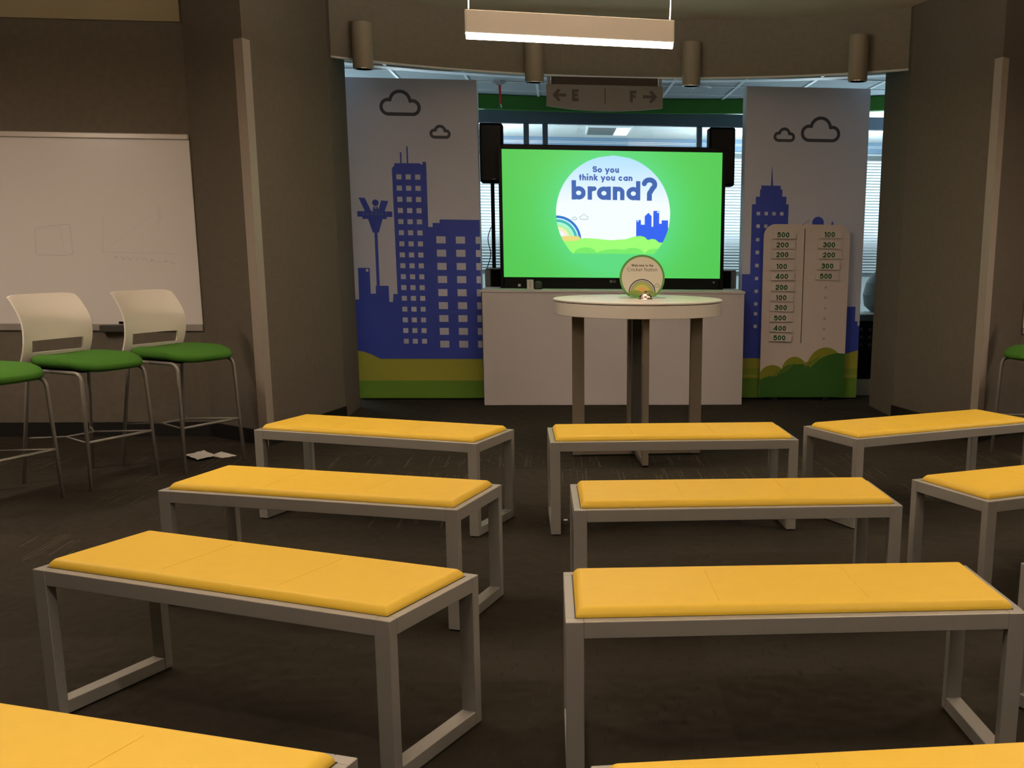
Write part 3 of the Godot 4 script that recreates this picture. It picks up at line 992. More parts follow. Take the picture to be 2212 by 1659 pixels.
# ---------------------------------------------------------------- cabinet, screen, speakers
func cabinet_and_screen() -> void:
	var cx := 0.467
	var t := thing("cabinet", "wide plain white cabinet under the screen between the city panels", "cabinet", Vector3(cx, 0, -9.775))
	obj("body", span(Vector3(-1.113, 0.0, -0.85), Vector3(1.113, 0.955, 0.0), 0.003), M.cabinet, t)
	obj("top", span(Vector3(-1.120, 0.955, -0.855), Vector3(1.120, 0.977, 0.006), 0.003), M.cabinet, t)

	# screen picture, in units of the photograph crop: 2830 x 1631
	var g := Color(0.33, 0.80, 0.33)
	canvas(2830, 1631, 1024, g)
	var c := V(1421, 831)
	# background turns softly cyan towards the disc
	for k in 40:
		var f := k / 39.0
		disc(c, 1700 - 945 * f, Color(lerpf(0.33, 0.37, f * f), lerpf(0.795, 0.87, f * f), lerpf(0.335, 0.51, f * f * f)))
	var Y0 := 315.0      # the disc is cut off flat here
	var R := 739.0
	var yq := func(y: float) -> float: return 1655.0 - y     # crop y -> units above the screen's foot
	var xq := func(x: float) -> float: return x + 580.0
	# sky in slices, pale blue above to white
	for k in 48:
		var ya := lerpf(Y0, 831 + R, k / 48.0)
		var yb := lerpf(Y0, 831 + R, (k + 1) / 48.0) + 2
		var ha := sqrt(maxf(0.0, R * R - (ya - 831) ** 2))
		var hb := sqrt(maxf(0.0, R * R - (yb - 831) ** 2))
		var f := clampf((k / 48.0 - 0.5) / 0.5, 0, 1)
		poly([V(c.x - ha, ya), V(c.x + ha, ya), V(c.x + hb, yb), V(c.x - hb, yb)], Color(lerpf(0.97, 0.70, f), lerpf(1.0, 0.89, f), 1.0))
	var disc_poly := PackedVector2Array()
	for q in arc(c, R, R, 0, 360, 120):
		disc_poly.append(q)
	var cutd: PackedVector2Array = Geometry2D.clip_polygons(disc_poly, PackedVector2Array([V(0, -2000), V(2830, -2000), V(2830, Y0), V(0, Y0)]))[0]
	var inside := func(pts: Array, col: Color) -> void:
		for q in Geometry2D.intersect_polygons(PackedVector2Array(pts), cutd):
			var l := []
			for v in q:
				l.append(v)
			poly(l, col)
	var crop := func(l: Array) -> Array:
		var o := []
		for q in l:
			o.append(V(xq.call(q.x), yq.call(q.y)))
		return o
	# rainbow
	var rc := V(xq.call(115), yq.call(1165))
	for k in [[310, Color(0.20, 0.48, 0.80)], [278, Color(0.80, 0.98, 1.0)], [262, Color(0.28, 0.74, 0.72)], [228, Color(0.66, 0.99, 0.86)], [196, Color(0.70, 0.96, 0.66)], [168, Color(0.93, 0.96, 0.72)], [140, Color(0.97, 0.93, 0.90)], [112, Color(0.97, 0.99, 1.0)]]:
		inside.call(arc(rc, k[0], k[0], 0, 180, 48), k[1])
	cloud(V(xq.call(340), yq.call(905)), 62, 6, Color(0.55, 0.72, 0.74))
	cloud(V(xq.call(462), yq.call(902)), 112, 6, Color(0.58, 0.74, 0.76))
	# skyline
	inside.call(crop.call([V(1138, 1230), V(1140, 900), V(1200, 900), V(1200, 960), V(1250, 960), V(1250, 850), V(1298, 805), V(1338, 850), V(1338, 985), V(1362, 985), V(1362, 780), V(1437, 780), V(1437, 945), V(1470, 945), V(1470, 900), V(1553, 900), V(1553, 1002), V(1590, 1002), V(1590, 1230)]), Color(0.20, 0.40, 0.95))
	inside.call(crop.call([V(1150, 903), V(1170, 903), V(1170, 922), V(1150, 922)]), Color(0.8, 0.97, 1.0))
	inside.call(crop.call([V(1410, 785), V(1434, 785), V(1434, 808), V(1410, 808)]), Color(0.8, 0.97, 1.0))
	# meadows
	var lime := Color(0.62, 1.0, 0.46)
	var lime2 := Color(0.48, 0.93, 0.42)
	inside.call(crop.call([V(90, 1400), V(90, 1182), V(160, 1180), V(420, 1150), V(470, 1140), V(620, 1148), V(800, 1165), V(1000, 1150), V(1120, 1112), V(1195, 1105), V(1250, 1118), V(1292, 1158), V(1340, 1142), V(1390, 1148), V(1440, 1188), V(1600, 1190), V(1600, 1400)]), lime)
	inside.call(crop.call([V(160, 1182), V(160, 1120), V(300, 1112), V(400, 1120), V(420, 1150), V(360, 1178)]), Color(0.93, 0.87, 0.52))
	for k in [[480, 150, 90], [880, 260, 70], [1100, 150, 90], [1400, 150, 80]]:
		inside.call(arc(V(xq.call(k[0]), yq.call(1350)), k[1], k[2], 0, 180, 30), lime2)
	var ink := Color(0.27, 0.40, 0.70)
	text("So you", V(xq.call(745), yq.call(302)), 112, 0.165, ink, 0.07, true, 1.04)
	text("think you can", V(xq.call(744), yq.call(403)), 112, 0.165, ink, 0.07, true, 1.07)
	text("brand", V(xq.call(747), yq.call(648)), 340, 0.165, Color(0.25, 0.40, 0.70), 0.055, true, 1.085)
	text("?", V(xq.call(1308), yq.call(650)), 385, 0.165, Color(0.25, 0.40, 0.70))
	var pm := StandardMaterial3D.new()
	pm.albedo_color = Color(0.02, 0.02, 0.02)
	pm.roughness = 0.3
	pm.emission_enabled = true
	pm.emission = Color.BLACK
	pm.emission_texture = finish()
	pm.emission_energy_multiplier = 1.12
	pm.texture_repeat = false

	var tv := thing("television", "large flat screen showing a green slide, standing on the white cabinet", "television", Vector3(0.467, 0.977, -10.10))
	var bz := st()
	bx(bz, Vector3(-0.957, 0.60, -0.02), Vector3(0.030, 1.20, 0.06), 0.004)
	bx(bz, Vector3(0.957, 0.60, -0.02), Vector3(0.030, 1.20, 0.06), 0.004)
	bx(bz, Vector3(0, 1.1795, -0.02), Vector3(1.884, 0.041, 0.06), 0.004)
	bx(bz, Vector3(0, 0.0475, -0.02), Vector3(1.884, 0.095, 0.06), 0.004)
	obj("bezel", bz, M.bezel, tv)
	obj("back_shell", box(Vector3(0, 0.60, -0.07), Vector3(1.93, 1.18, 0.06), 0.01), M.black, tv)
	var ss := st()
	slab(ss, PackedVector2Array([V(-0.9425, 0.095), V(0.9425, 0.095), V(0.9425, 1.16), V(-0.9425, 1.16)]), Vector3(0, 0, 0.0), Vector3.RIGHT, Vector3.UP, 0.02, Rect2(-0.9425, 0.095, 1.885, 1.065))
	obj("screen", ss, pm, tv)
	canvas(0.06, 0.03, 128, Color(0.02, 0.024, 0.026))
	disc(V(0.014, 0.015), 0.011, Color(0.45, 0.46, 0.45))
	text("LG", V(0.041, 0.006), 0.024, 0.13, Color(0.45, 0.46, 0.45), 0.08)
	var lg := st()
	slab(lg, PackedVector2Array([V(-0.03, 0), V(0.03, 0), V(0.03, 0.03), V(-0.03, 0.03)]), Vector3(0, 0.050, 0.0112), Vector3.RIGHT, Vector3.UP, 0.001, Rect2(-0.03, 0, 0.06, 0.03))
	obj("maker_badge", lg, printed(finish(), 0.4), tv)
	obj("sticker", box(Vector3(-0.81, 0.026, 0.0108), Vector3(0.022, 0.022, 0.0012)), M.paper, tv)
	obj("bezel_sticker", box(Vector3(0.887, 0.062, 0.0108), Vector3(0.012, 0.010, 0.0012)), M.paper, tv)  # a second plain white sticker on the bezel
	area(Vector3(0, 0.63, 0.02), Vector2(1.88, 1.06), 0.012, Color(0.62, 1.0, 0.66), Vector3(0, PI, 0), tv)

	canvas(0.06, 0.085, 64, Color(0.86, 0.85, 0.82))
	for k in 9:
		rect(0.026, 0.012 + k * 0.007, 0.034 - 0.003 * float(k % 2), 0.016 + k * 0.007, Color(0.45, 0.44, 0.42))
	var card := thing("small_box", "small white box with upright lettering on the cabinet below the screen", "box", Vector3(-0.246, 0.977, -9.95))
	var cb := st()
	slab(cb, PackedVector2Array([V(-0.028, 0), V(0.028, 0), V(0.028, 0.078), V(-0.028, 0.078)]), Vector3(0, 0, 0.012), Vector3.RIGHT, Vector3.UP, 0.024, Rect2(-0.028, 0, 0.056, 0.078))
	obj("carton", cb, printed(finish(), 0.6), card)
	obj("flap", box(Vector3(0, 0.0788, 0), Vector3(0.056, 0.0016, 0.024)), M.paper, card)
	var mo := thing("webcam", "small dark rounded gadget beside the white box on the cabinet", "gadget", Vector3(-0.178, 0.977, -9.95))
	obj("shell", lathe([V(0, 0), V(0.032, 0), V(0.034, 0.02), V(0.033, 0.045), V(0.026, 0.060), V(0.014, 0.067), V(0, 0.068)], 24), M.dark_leg, mo)
	obj("ring", lathe([V(0.0, 0.0), V(0.0355, 0.0), V(0.0355, 0.006), V(0, 0.006)], 24), M.black, mo)

	for sd in [-1.0, 1.0]:
		var p := thing("speaker_tower", "black loudspeaker on a pole left of the screen, beside the left panel" if sd < 0 else "black loudspeaker on a pole right of the screen, beside the right panel", "loudspeaker", Vector3(-0.578 if sd < 0 else 1.445, 0.977, -10.48), 0.0, "pole speakers behind the screen")
		var hw := 0.10 if sd < 0 else 0.115
		obj("cabinet_box", box(Vector3(0, 1.145, 0), Vector3(2 * hw, 0.50, 0.20), 0.012), M.black, p)
		obj("grille", box(Vector3(0, 1.145, 0.102), Vector3(2 * hw - 0.03, 0.46, 0.006), 0.002), M.bezel, p)
		obj("badge", box(Vector3(0.02, 0.925, 0.1055), Vector3(0.03, 0.012, 0.002)), M.silver, p)
		obj("pole", tube([Vector3(0, 0.16, 0), Vector3(0, 0.9, 0)], 0.017, 14), M.black, p)
		obj("base_box", box(Vector3(0.07 * -sd + (0.0 if sd < 0 else 0.10), 0.075, 0), Vector3(0.22, 0.15, 0.20), 0.008), M.black, p)
		obj("base_handle", box(Vector3(sd * 0.052 + (0.0 if sd < 0 else 0.075), 0.075, 0.02), Vector3(0.05, 0.15, 0.19), 0.006), M.silver, p)
		obj("base_lid", box(Vector3(0.05 * -sd + (0.0 if sd < 0 else 0.08), 0.156, 0), Vector3(0.24, 0.012, 0.20), 0.003), M.silver, p)
		if sd < 0:
			obj("cable", tube(bend([Vector3(-0.018, 0.52, 0.02), Vector3(-0.055, 0.42, 0.03), Vector3(-0.02, 0.28, 0.03), Vector3(-0.06, 0.164, 0.03)], 0.05), 0.004, 6), M.black, p)

# ---------------------------------------------------------------- city panels and score board
const PANEL := Color(0.85, 0.86, 0.93)
const NAVY := Color(0.215, 0.30, 0.75)
const LINE := Color(0.26, 0.27, 0.32)
const MOSS := Color(0.68, 0.69, 0.24)
const LEAF := Color(0.43, 0.61, 0.18)

func panel(x0: float, m: Material, label: String) -> void:
	var t := thing("city_panel", label, "display panel", Vector3(x0 + 0.5395, 0, -10.15), 0.0, "printed city panels")
	var s := st()
	slab(s, PackedVector2Array([V(-0.5395, 0.012), V(0.5395, 0.012), V(0.5395, 2.69), V(-0.5395, 2.69)]), Vector3.ZERO, Vector3.RIGHT, Vector3.UP, 0.004, Rect2(-0.5395, 0, 1.079, 2.69))
	obj("print", s, m, t)
	obj("core", span(Vector3(-0.5395, 0.012, -0.20), Vector3(0.5395, 2.69, -0.0045), 0.002), M.edge, t)
	for x in [-0.4, 0.4]:
		obj("foot", box(Vector3(x, 0.006, -0.1), Vector3(0.06, 0.012, 0.12)), M.glide, t)

func panels() -> void:
	canvas(1079, 2690, 512, PANEL)
	rect(0, -10, 1079, 168, LEAF)
	poly([V(0, 168), V(1079, 168), V(1079, 358), V(192, 358), V(116, 396), V(57, 418), V(0, 430)], MOSS)
	poly([V(0, 430), V(57, 418), V(116, 396), V(192, 358), V(1079, 358), V(1079, 1550), V(740, 1550), V(740, 1520), V(680, 1520), V(680, 1487), V(642, 1487), V(642, 1976), V(640, 2023), V(612, 2023), V(610, 1998), V(584, 2011), V(377, 2008), V(374, 1985), V(354, 1970), V(361, 918), V(325, 918), V(320, 849), V(288, 849), V(288, 987), V(178, 987), V(177, 920), V(133, 919), V(133, 1138), V(34, 1138), V(32, 869), V(0, 869)], NAVY)
	rect(426, 2000, 437, 2098, NAVY)
	rect(480, 2000, 492, 2146, NAVY)
	rect(100, 1106, 121, 1130, PANEL)
	for r in 16:
		for k in 3:
			var y := 512.0 + r * 92.4
			var x: float = [398.0, 476.0, 555.0][k] - r * 0.7
			rect(x, y - 21, x + 44, y + 21, PANEL)
	for r in 9:
		var y := 487.0 + r * 111.6
		for x in [712.0, 877.0]:
			rect(x - r * 0.6, y - 30, x - r * 0.6 + 79, y + 30, PANEL)
		rect(1041, y - 30, 1079, y + 30, PANEL)
	# the V shaped sign on its mast
	poly([V(65, 1724), V(118, 1720), V(170, 1605), V(117, 1605)], NAVY)
	poly([V(253, 1702), V(313, 1697), V(277, 1605), V(222, 1605)], NAVY)
	disc(V(205, 1682), 27, NAVY)
	poly([V(186, 1650), V(224, 1650), V(230, 1612), V(180, 1612)], NAVY)
	poly([V(196, 1644), V(214, 1644), V(214, 1634), V(196, 1634)], PANEL)
	rect(49, 1566, 342, 1611, NAVY)
	rect(91, 1548, 295, 1568, NAVY)
	poly([V(137, 1550), V(260, 1550), V(224, 1435), V(173, 1435)], NAVY)
	rect(187, 985, 212, 1436, NAVY)
	text("VARSITY", V(196, 1577), 32, 0.13, Color(0.50, 0.52, 0.66), 0.55)
	cloud(V(442, 2398), 320, 27, LINE)
	cloud(V(766, 2222), 156, 24, LINE)
	var left := printed(finish(), 0.55)
	panel(-1.755, left, "left printed panel with a blue skyline, a tall tower and two outlined clouds")

	canvas(1079, 2690, 512, PANEL)
	var dx := 40.0     # print coordinates were taken 40 mm further right
	rect(0, -10, 1079, 190, LEAF)
	var halftone := MOSS.lerp(LEAF, 0.5)
	poly([V(0, 190), V(1079, 190), V(1079, 445), V(1045, 440), V(960, 412), V(900, 395), V(700, 372), V(0, 368)], MOSS)
	for k in 12:
		rect(0, 190 + k * 8, 1079, 194 + k * 6, halftone)
	poly([V(0, 368), V(700, 372), V(700, 900), V(0 + dx + 355, 900), V(dx + 355, 1714), V(dx + 333, 1714), V(dx + 333, 1779), V(dx + 295, 1779), V(dx + 295, 1840), V(dx + 279, 1840), V(dx + 279, 1870), V(dx + 212, 1870), V(dx + 198, 2046), V(dx + 192, 1870), V(dx + 109, 1870), V(dx + 109, 1838), V(dx + 98, 1838), V(dx + 98, 1776), V(dx + 63, 1776), V(dx + 63, 1711), V(dx + 31, 1711), V(dx + 31, 1111), V(0, 1111)], NAVY)
	for r in 10:
		var y: float = [1633.0, 1525.0, 1410.0, 1300.0, 1187.0, 1074.0, 962.0, 851.0, 764.0, 653.0][r]
		for k in (4 if r < 3 else 1):
			rect(dx + 74 + k * 69, y - 15, dx + 105 + k * 69, y + 15, PANEL)
	disc(V(dx + 603 + 20, 1560), 52, NAVY)
	poly([V(dx + 735, 1540), V(dx + 768, 1540), V(dx + 756, 1560), V(dx + 751, 1580), V(dx + 746, 1560)], NAVY)
	poly([V(880, 390), V(1035, 430), V(1079, 445), V(1079, 661), V(dx + 1021, 661), V(dx + 1021, 702), V(dx + 996, 702), V(dx + 996, 831), V(880, 831)], NAVY)
	cloud(V(dx + 297, 2246), 168, 24, LINE)
	cloud(V(dx + 614, 2248), 326, 27, LINE)
	var right := printed(finish(), 0.55)
	panel(1.615, right, "right printed panel with a blue spired tower, partly hidden by the score board")

	# score board leaning against the right panel
	canvas(765, 1515, 512, Color(0.92, 0.87, 0.84))
	var lime := Color(0.55, 0.58, 0.15)
	var leaf := Color(0.20, 0.42, 0.13)
	var b := [V(-17, -10), V(-17, 174), V(37, 253), V(127, 290), V(196, 264), V(239, 326), V(317, 365), V(409, 349), V(475, 410), V(593, 448), V(692, 422), V(780, 380), V(780, -10)]
	poly([V(-10, -10)] + arc(V(110, 160), 125, 128, 180, 40, 16) + arc(V(310, 215), 120, 148, 160, 40, 16) + arc(V(590, 230), 175, 216, 155, 0, 20) + [V(780, -10)], lime)
	poly([V(-10, -10), V(-10, 150), V(34, 174), V(90, 192), V(153, 186), V(190, 250), V(252, 292), V(377, 298), V(458, 270), V(500, 310), V(535, 343), V(625, 383), V(700, 396), V(780, 389), V(780, -10)], leaf)
	for k in 12:
		stroke([V(95 + k * 14, 176 + k * 5), V(150 + k * 15, 226 + k * 8)], 4, leaf if k % 2 else lime)
	for k in 9:
		stroke([V(392 + k * 13, 258 + k * 7), V(446 + k * 13, 318 + k * 7)], 4, leaf if k % 2 else lime)
	for y in [975, 885, 792, 702, 609, 525]:
		rect(556, y - 10, 575, y + 9, Color(0.76, 0.70, 0.66))
	var face := printed(finish(), 0.5)
	var t := thing("score_board", "tall round cornered board with score cards leaning on the right panel", "board", Vector3(1.783, 0.03, -10.05))
	var r := 0.105
	var outl := PackedVector2Array([V(0, 0), V(0.765, 0)])
	for q in arc(V(0.765 - r, 1.515 - r), r, r, 0, 90, 10):
		outl.append(q)
	for q in arc(V(r, 1.515 - r), r, r, 90, 180, 10):
		outl.append(q)
	var s := st()
	slab(s, outl, Vector3.ZERO, Vector3.RIGHT, Vector3.UP, 0.003, Rect2(0, 0, 0.765, 1.515))
	obj("face", s, face, t)
	var s2 := st()
	slab(s2, outl, Vector3(0, 0, -0.0032), Vector3.RIGHT, Vector3.UP, 0.02)
	obj("core", s2, M.edge, t)
	obj("divider", span(Vector3(0.357, 0.483, -0.001), Vector3(0.363, 1.478, 0.0012)), M.black, t)
	obj("hook", tube(bend([Vector3(0.335, 1.505, 0.004), Vector3(0.36, 1.53, 0.004), Vector3(0.40, 1.55, -0.01)], 0.02), 0.003, 6), M.alu, t)
	for x in [0.14, 0.60]:
		obj("foot", box(Vector3(x, -0.014, -0.012), Vector3(0.05, 0.030, 0.07), 0.002), M.glide, t)

	var faces := {}
	for v in [100, 200, 300, 400, 500]:
		canvas(208, 65, 192, Color(0.925, 0.885, 0.855))
		text(str(v), V(97, 11), 61, 0.16, Color(0.12, 0.36, 0.15), 0.085, true, 1.02)
		faces[v] = printed(finish(), 0.6)
	var rng := RandomNumberGenerator.new()
	rng.seed = 9
	var vals := [500, 200, 200, 100, 400, 200, 100, 300, 500, 400, 500]
	var ys := [1453, 1367, 1284, 1183, 1097, 1002, 913, 827, 736, 645, 562]
	var lab := ["500 card at the very top of the board's left column", "200 card just under the topmost 500 in the left column", "200 card just above a 100 near the top of the left column", "100 card just above the upper 400 in the left column", "400 card in the upper half of the left column", "200 card just under the upper 400 in the left column", "100 card just above the 300 in the left column", "300 card, the only one in the left column", "500 card between the 300 and the lower 400, left column", "400 card just above the lowest card of the left column", "500 card at the very bottom of the left column"]
	for i in 11:
		number_card(vals[i], V(1.783 + 0.170 + rng.randf_range(-0.004, 0.004), ys[i] / 1000.0), faces[vals[i]], lab[i], rng)
	var lab2 := ["100 card at the top of the board's right column", "upper 300 card in the right column, under the 100", "200 card, the only one in the board's right column", "lower 300 card in the right column, above the 500", "500 card at the bottom of the right column"]
	for i in 5:
		number_card([100, 300, 200, 300, 500][i], V(1.783 + [0.583, 0.583, 0.585, 0.575, 0.566][i], [1460, 1372, 1285, 1190, 1102][i] / 1000.0), faces[[100, 300, 200, 300, 500][i]], lab2[i], rng)

func number_card(v: int, at: Vector2, m: Material, label: String, rng: RandomNumberGenerator) -> void:
	var tilt := rng.randf_range(-0.03, 0.03)
	var gap := rng.randf_range(0.010, 0.018)
	var t := thing("number_card", label, "card", Vector3(at.x, at.y, -10.049), 0.0, "number cards on the score board")
	t.rotation.z = tilt
	var s := st()
	var p := PackedVector2Array([V(-0.104, -0.0325), V(0.104, -0.0325), V(0.104, 0.0325), V(-0.104, 0.0325)])
	slab(s, p, Vector3(0, 0, gap + 0.004), Vector3.RIGHT, Vector3.UP, 0.0012, Rect2(-0.104, -0.0325, 0.208, 0.065))
	obj("face", s, m, t)
	obj("core", box(Vector3(0, 0, gap + 0.001), Vector3(0.208, 0.065, 0.0034)), M.edge, t)
	obj("velcro_pad", box(Vector3(-0.02, 0, gap / 2.0), Vector3(0.05, 0.02, gap)), M.glide, t)

# ---------------------------------------------------------------- overhead things
func overhead() -> void:
	for i in 4:
		var x: float = [-1.455, -0.185, 1.092, 2.352][i]
		var z := ARC_C.y - sqrt(3.372 ** 2 - (x - ARC_C.x) ** 2)
		var lab: String = ["leftmost of the four cylinder downlights on the curved soffit", "cylinder downlight just left of the hanging arrow sign", "cylinder downlight just right of the hanging arrow sign", "rightmost of the four cylinder downlights on the curved soffit"][i]
		var t := thing("cylinder_downlight", lab, "wall light", Vector3(x, 2.635, z), 0.0, "cylinder downlights on the soffit")
		var hh: float = [0.33, 0.30, 0.34, 0.34][i]
		obj("body", lathe([V(0.062, 0.004), V(0.073, 0.0), V(0.076, 0.003), V(0.076, hh - 0.003), V(0.073, hh), V(0, hh)], 32), M.cylinder, t)
		obj("reflector", lathe([V(0.060, 0.003), V(0.052, 0.03), V(0.03, 0.05), V(0, 0.055)], 32), M.black, t)
		obj("rim", lathe([V(0.060, -0.003), V(0.072, -0.003), V(0.072, 0.001), V(0.060, 0.003), V(0.060, -0.003)], 32), M.chrome, t)
		obj("bracket", box(Vector3(0, hh / 2, -0.081), Vector3(0.05, 0.16, 0.016)), M.cylinder, t)

	# hanging sign with arrows
	canvas(0.95, 0.205, 768, Color(0.49, 0.485, 0.475))
	var k := Color(0.26, 0.25, 0.23)
	text("E", V(0.236, 0.072), 0.128, 0.19, k)
	text("F", V(0.708, 0.072), 0.128, 0.19, k)
	stroke([V(0.162, 0.117), V(0.072, 0.117)], 0.024, k)
	stroke([V(0.106, 0.160), V(0.064, 0.117), V(0.106, 0.074)], 0.024, k)
	stroke([V(0.788, 0.117), V(0.882, 0.117)], 0.024, k)
	stroke([V(0.846, 0.160), V(0.890, 0.117), V(0.846, 0.074)], 0.024, k)
	rect(0.473, 0.055, 0.481, 0.175, k)
	var face := printed(finish(), 0.6)
	var t := thing("direction_sign", "long grey hanging sign with arrows to E and F", "sign", Vector3(0.385, 2.425, -9.80))
	var p := PackedVector2Array()
	for i in 21:
		var x := lerpf(-0.475, 0.475, i / 20.0)
		p.append(V(x, 0.032 * (x / 0.475) ** 2))
	p.append(V(0.475, 0.2))
	p.append(V(-0.475, 0.2))
	var s := st()
	slab(s, p, Vector3(0, 0, 0.02), Vector3.RIGHT, Vector3.UP, 0.003, Rect2(-0.475, 0, 0.95, 0.205))
	obj("face", s, face, t)
	var s2 := st()
	slab(s2, p, Vector3(0, 0, 0.0168), Vector3.RIGHT, Vector3.UP, 0.03)
	obj("body", s2, M.sign_grey, t)
	obj("mount", span(Vector3(-0.435, 0.2, -0.02), Vector3(0.435, 0.262, 0.01), 0.002), M.bracket, t)
	for x in [-0.455, 0.455]:
		obj("hanger", span(Vector3(x - 0.012, 0.2, -0.012), Vector3(x + 0.012, 0.262, 0.004)), M.sign_grey, t)

	var ln := thing("lanyard", "red strap with a white clip hanging from the hall ceiling", "strap", Vector3(-0.52, HALL - 0.004, -10.85))
	for q in [[-0.045, 0.0], [-0.015, -0.008], [0.018, 0.0], [0.042, 0.004]]:
		obj("clip", box(Vector3(q[0], -0.014 + q[1], 0), Vector3(0.030, 0.042, 0.02), 0.004, Transform3D(Basis(Vector3.BACK, q[0] * 6.0), Vector3.ZERO)), M.edge, ln)
	obj("strap", box(Vector3(0.003, -0.11, 0), Vector3(0.02, 0.17, 0.003), 0.001, Transform3D(Basis(Vector3.BACK, 0.03), Vector3.ZERO)), M.red, ln)
	obj("tip", box(Vector3.ZERO, Vector3(0.014, 0.034, 0.004), 0.001, Transform3D(Basis(Vector3.BACK, 0.25), Vector3(0.013, -0.208, 0))), M.edge, ln)
	var sp := thing("ceiling_speaker", "round white disc on the hall ceiling right of the arrow sign", "ceiling speaker", Vector3(1.32, HALL + 0.005, -10.96))
	obj("ring", lathe([V(0, -0.016), V(0.075, -0.016), V(0.095, -0.008), V(0.1, 0.0), V(0, 0.0)], 40), M.grid, sp)
	obj("grille", lathe([V(0, -0.018), V(0.07, -0.018), V(0.07, -0.015), V(0, -0.015)], 40), M.tile, sp)

# ---------------------------------------------------------------- behind the right panel, and on the floor
func odds() -> void:
	var t := thing("equipment_rack", "black equipment rack in the gap right of the right panel", "rack", Vector3(2.98, 0, -10.62))
	obj("plinth", span(Vector3(-0.28, 0, -0.25), Vector3(0.28, 0.15, 0.25), 0.004), M.pale_block, t)
	obj("case", span(Vector3(-0.27, 0.15, -0.24), Vector3(0.27, 0.69, 0.22), 0.004), M.black, t)
	obj("panel", span(Vector3(-0.25, 0.42, 0.22), Vector3(0.25, 0.67, 0.228), 0.002), M.bezel, t)
	for j in 3:
		for i in 6:
			obj("knob", lathe([V(0.008, 0), V(0.013, 0), V(0.013, 0.006), V(0.008, 0.008), V(0.008, 0)], 14), M.silver, t, Vector3(-0.2 + i * 0.08, 0.47 + j * 0.07, 0.228)).rotation.x = PI / 2
	obj("top", span(Vector3(-0.30, 0.69, -0.26), Vector3(0.30, 0.745, 0.26), 0.004), M.mullion, t)
	obj("top_edge", span(Vector3(-0.30, 0.745, -0.26), Vector3(0.30, 0.755, 0.265), 0.002), M.edge, t)
	var c := thing("bean_bag", "rounded grey shape resting on the rack in the gap right of the panel", "cushion", Vector3(3.13, 0.755, -10.62))
	obj("cover", lathe([V(0, 0), V(0.2, 0), V(0.27, 0.06), V(0.285, 0.16), V(0.26, 0.27), V(0.20, 0.36), V(0.11, 0.42), V(0, 0.44)], 40), M.grey_shell, c)

	# two sheets of paper on the carpet
	var rng := RandomNumberGenerator.new()
	rng.seed = 3
	var sheets := [[[V(-2.413, -7.448), V(-2.338, -7.60), V(-2.205, -7.41), V(-2.287, -7.288)], "larger crumpled white sheet on the carpet beside the farthest stool"], [[V(-2.27, -7.49), V(-2.236, -7.63), V(-2.098, -7.486), V(-2.165, -7.405)], "smaller white sheet half under the larger one on the carpet"]]
	for i in 2:
		var q: Array = sheets[i][0]
		var s := st(true)
		var n := 6
		var hts := []
		for k in (n + 1) * (n + 1):
			hts.append(rng.randf_range(0.0, 0.006))
		var f := func(a: int, b: int, back: float) -> Vector3:
			var u := float(a) / n
			var w := float(b) / n
			var p: Vector2 = (q[0] as Vector2).lerp(q[3], u).lerp((q[1] as Vector2).lerp(q[2], u), w)
			return Vector3(p.x, (0.014 if i == 0 else 0.002) + hts[a * (n + 1) + b] * (0.4 if i == 1 else 1.0) - back, p.y)
		for a in n:
			for b in n:
				quad(s, f.call(a, b, 0.0), f.call(a + 1, b, 0.0), f.call(a + 1, b + 1, 0.0), f.call(a, b + 1, 0.0), Vector3.UP)
				quad(s, f.call(a, b, 0.0008), f.call(a + 1, b, 0.0008), f.call(a + 1, b + 1, 0.0008), f.call(a, b + 1, 0.0008), Vector3.DOWN)
		tag(obj("paper_sheet", s, M.paper), sheets[i][1], "paper", "papers on the carpet")
	tag(obj("paper_scrap", box(Vector3(0.023, 0.002, -5.657), Vector3(0.02, 0.004, 0.022), 0.001, Transform3D(Basis(Vector3.UP, 0.0), Vector3.ZERO)), M.paper), "tiny white scrap of paper on the carpet in the middle aisle", "paper")

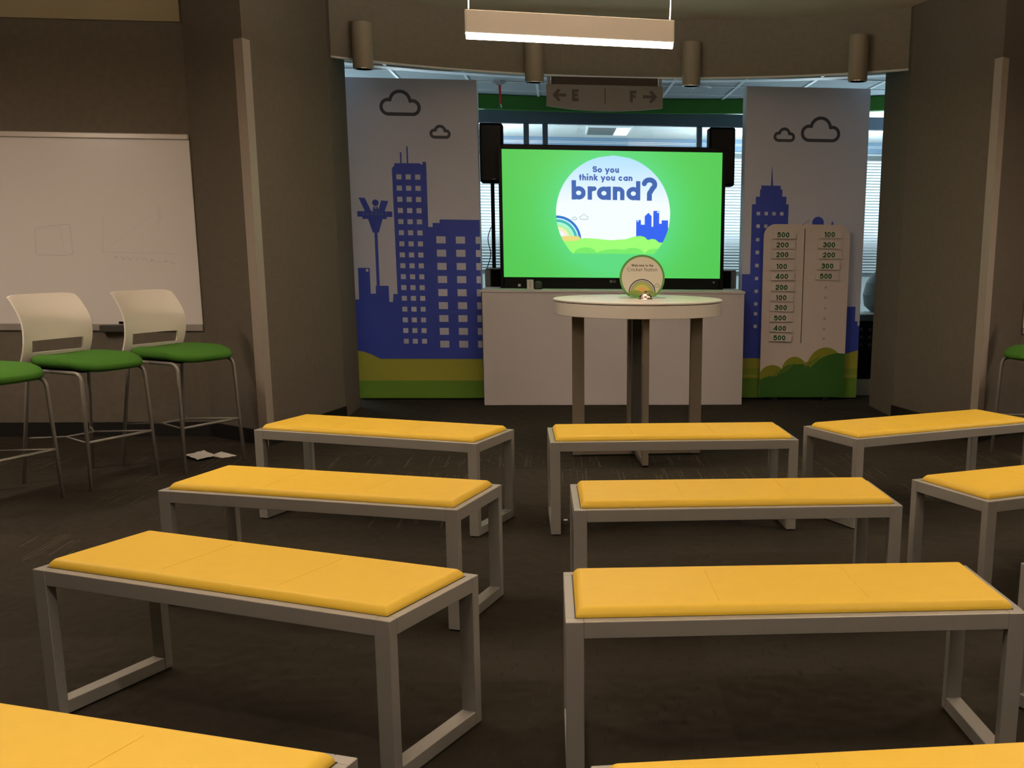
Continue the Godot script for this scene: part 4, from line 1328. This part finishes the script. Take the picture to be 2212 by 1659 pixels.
# ---------------------------------------------------------------- the scene
func _ready() -> void:
	# camera: the photograph is the upper left part of a wider frame, so the lens is shifted
	var cam := Camera3D.new()
	cam.name = "camera"
	cam.projection = Camera3D.PROJECTION_FRUSTUM
	cam.near = 0.05
	cam.far = 100.0
	cam.size = 2.0 * cam.near * 829.5 / 2458.1
	cam.frustum_offset = Vector2(-316.68 / 2458.1, 237.51 / 2458.1) * cam.near
	add_child(cam)
	cam.transform = Transform3D(Basis(Vector3(0.99629743, 0.01039133, 0.0853431), Vector3(0.00853808, 0.97580252, -0.21848692), Vector3(-0.08554838, 0.21840663, 0.97210083)), Vector3(0, 1.4047, 0)).orthonormalized()
	cam.current = true

	# sky: hazy daylight outside the office windows
	var sky := ProceduralSkyMaterial.new()
	sky.sky_top_color = Color(0.80, 0.92, 1.0)
	sky.sky_horizon_color = Color(0.86, 0.95, 1.0)
	sky.ground_horizon_color = Color(0.42, 0.50, 0.50)
	sky.ground_bottom_color = Color(0.36, 0.42, 0.41)
	sky.sun_angle_max = 0.0
	sky.sky_energy_multiplier = 1.5
	sky.ground_energy_multiplier = 0.75
	var env := Environment.new()
	env.background_mode = Environment.BG_SKY
	env.sky = Sky.new()
	env.sky.sky_material = sky
	env.tonemap_mode = Environment.TONE_MAPPER_LINEAR
	env.tonemap_exposure = 0.88
	env.sdfgi_enabled = true
	env.ssao_enabled = true
	env.ssil_enabled = true
	var we := WorldEnvironment.new()
	we.name = "world_environment"
	we.environment = env
	add_child(we)

	materials()
	# ceiling lamps: the one in view, and its fellows over the benches outside the photo
	pendant(Vector3(0.079, 2.488, -6.77), 0.137, "glowing linear pendant lamp hanging over the round table", 0.92, 8.0)
	pendant(Vector3(-1.55, 2.488, -4.7), 0.9, "linear pendant lamp over the left benches, outside the photo", 1.2)
	pendant(Vector3(2.45, 2.488, -4.7), -0.9, "linear pendant lamp over the right benches, outside the photo", 1.2)
	pendant(Vector3(-0.9, 2.488, -1.7), -0.5, "linear pendant lamp over the front left bench, outside the photo", 1.9)
	pendant(Vector3(1.5, 2.488, -1.7), 0.5, "linear pendant lamp over the front right bench, outside the photo", 1.9)
	pendant(Vector3(-4.0, 2.488, -5.6), 1.3, "added linear pendant lamp by the left whiteboard, outside the photo", 4.4)  # unseen, added to brighten the left whiteboard wall
	pendant(Vector3(4.9, 2.488, -5.6), -1.3, "added linear pendant lamp by the right whiteboard, outside the photo", 4.4)  # unseen, added to brighten the wall on the right

	room()
	added_office_lamp(-1.85, "added indirect office lamp hidden behind the left printed panel")
	added_office_lamp(3.1, "added indirect office lamp hidden behind the right printed panel")
	added_hall_lamp(-2.7, "added hall lamp hidden behind the left pier")
	added_hall_lamp(3.75, "added hall lamp hidden behind the right pier")
	whiteboards()
	cabinet_and_screen()
	panels()
	overhead()
	bar_table()
	benches()
	stools()
	odds()
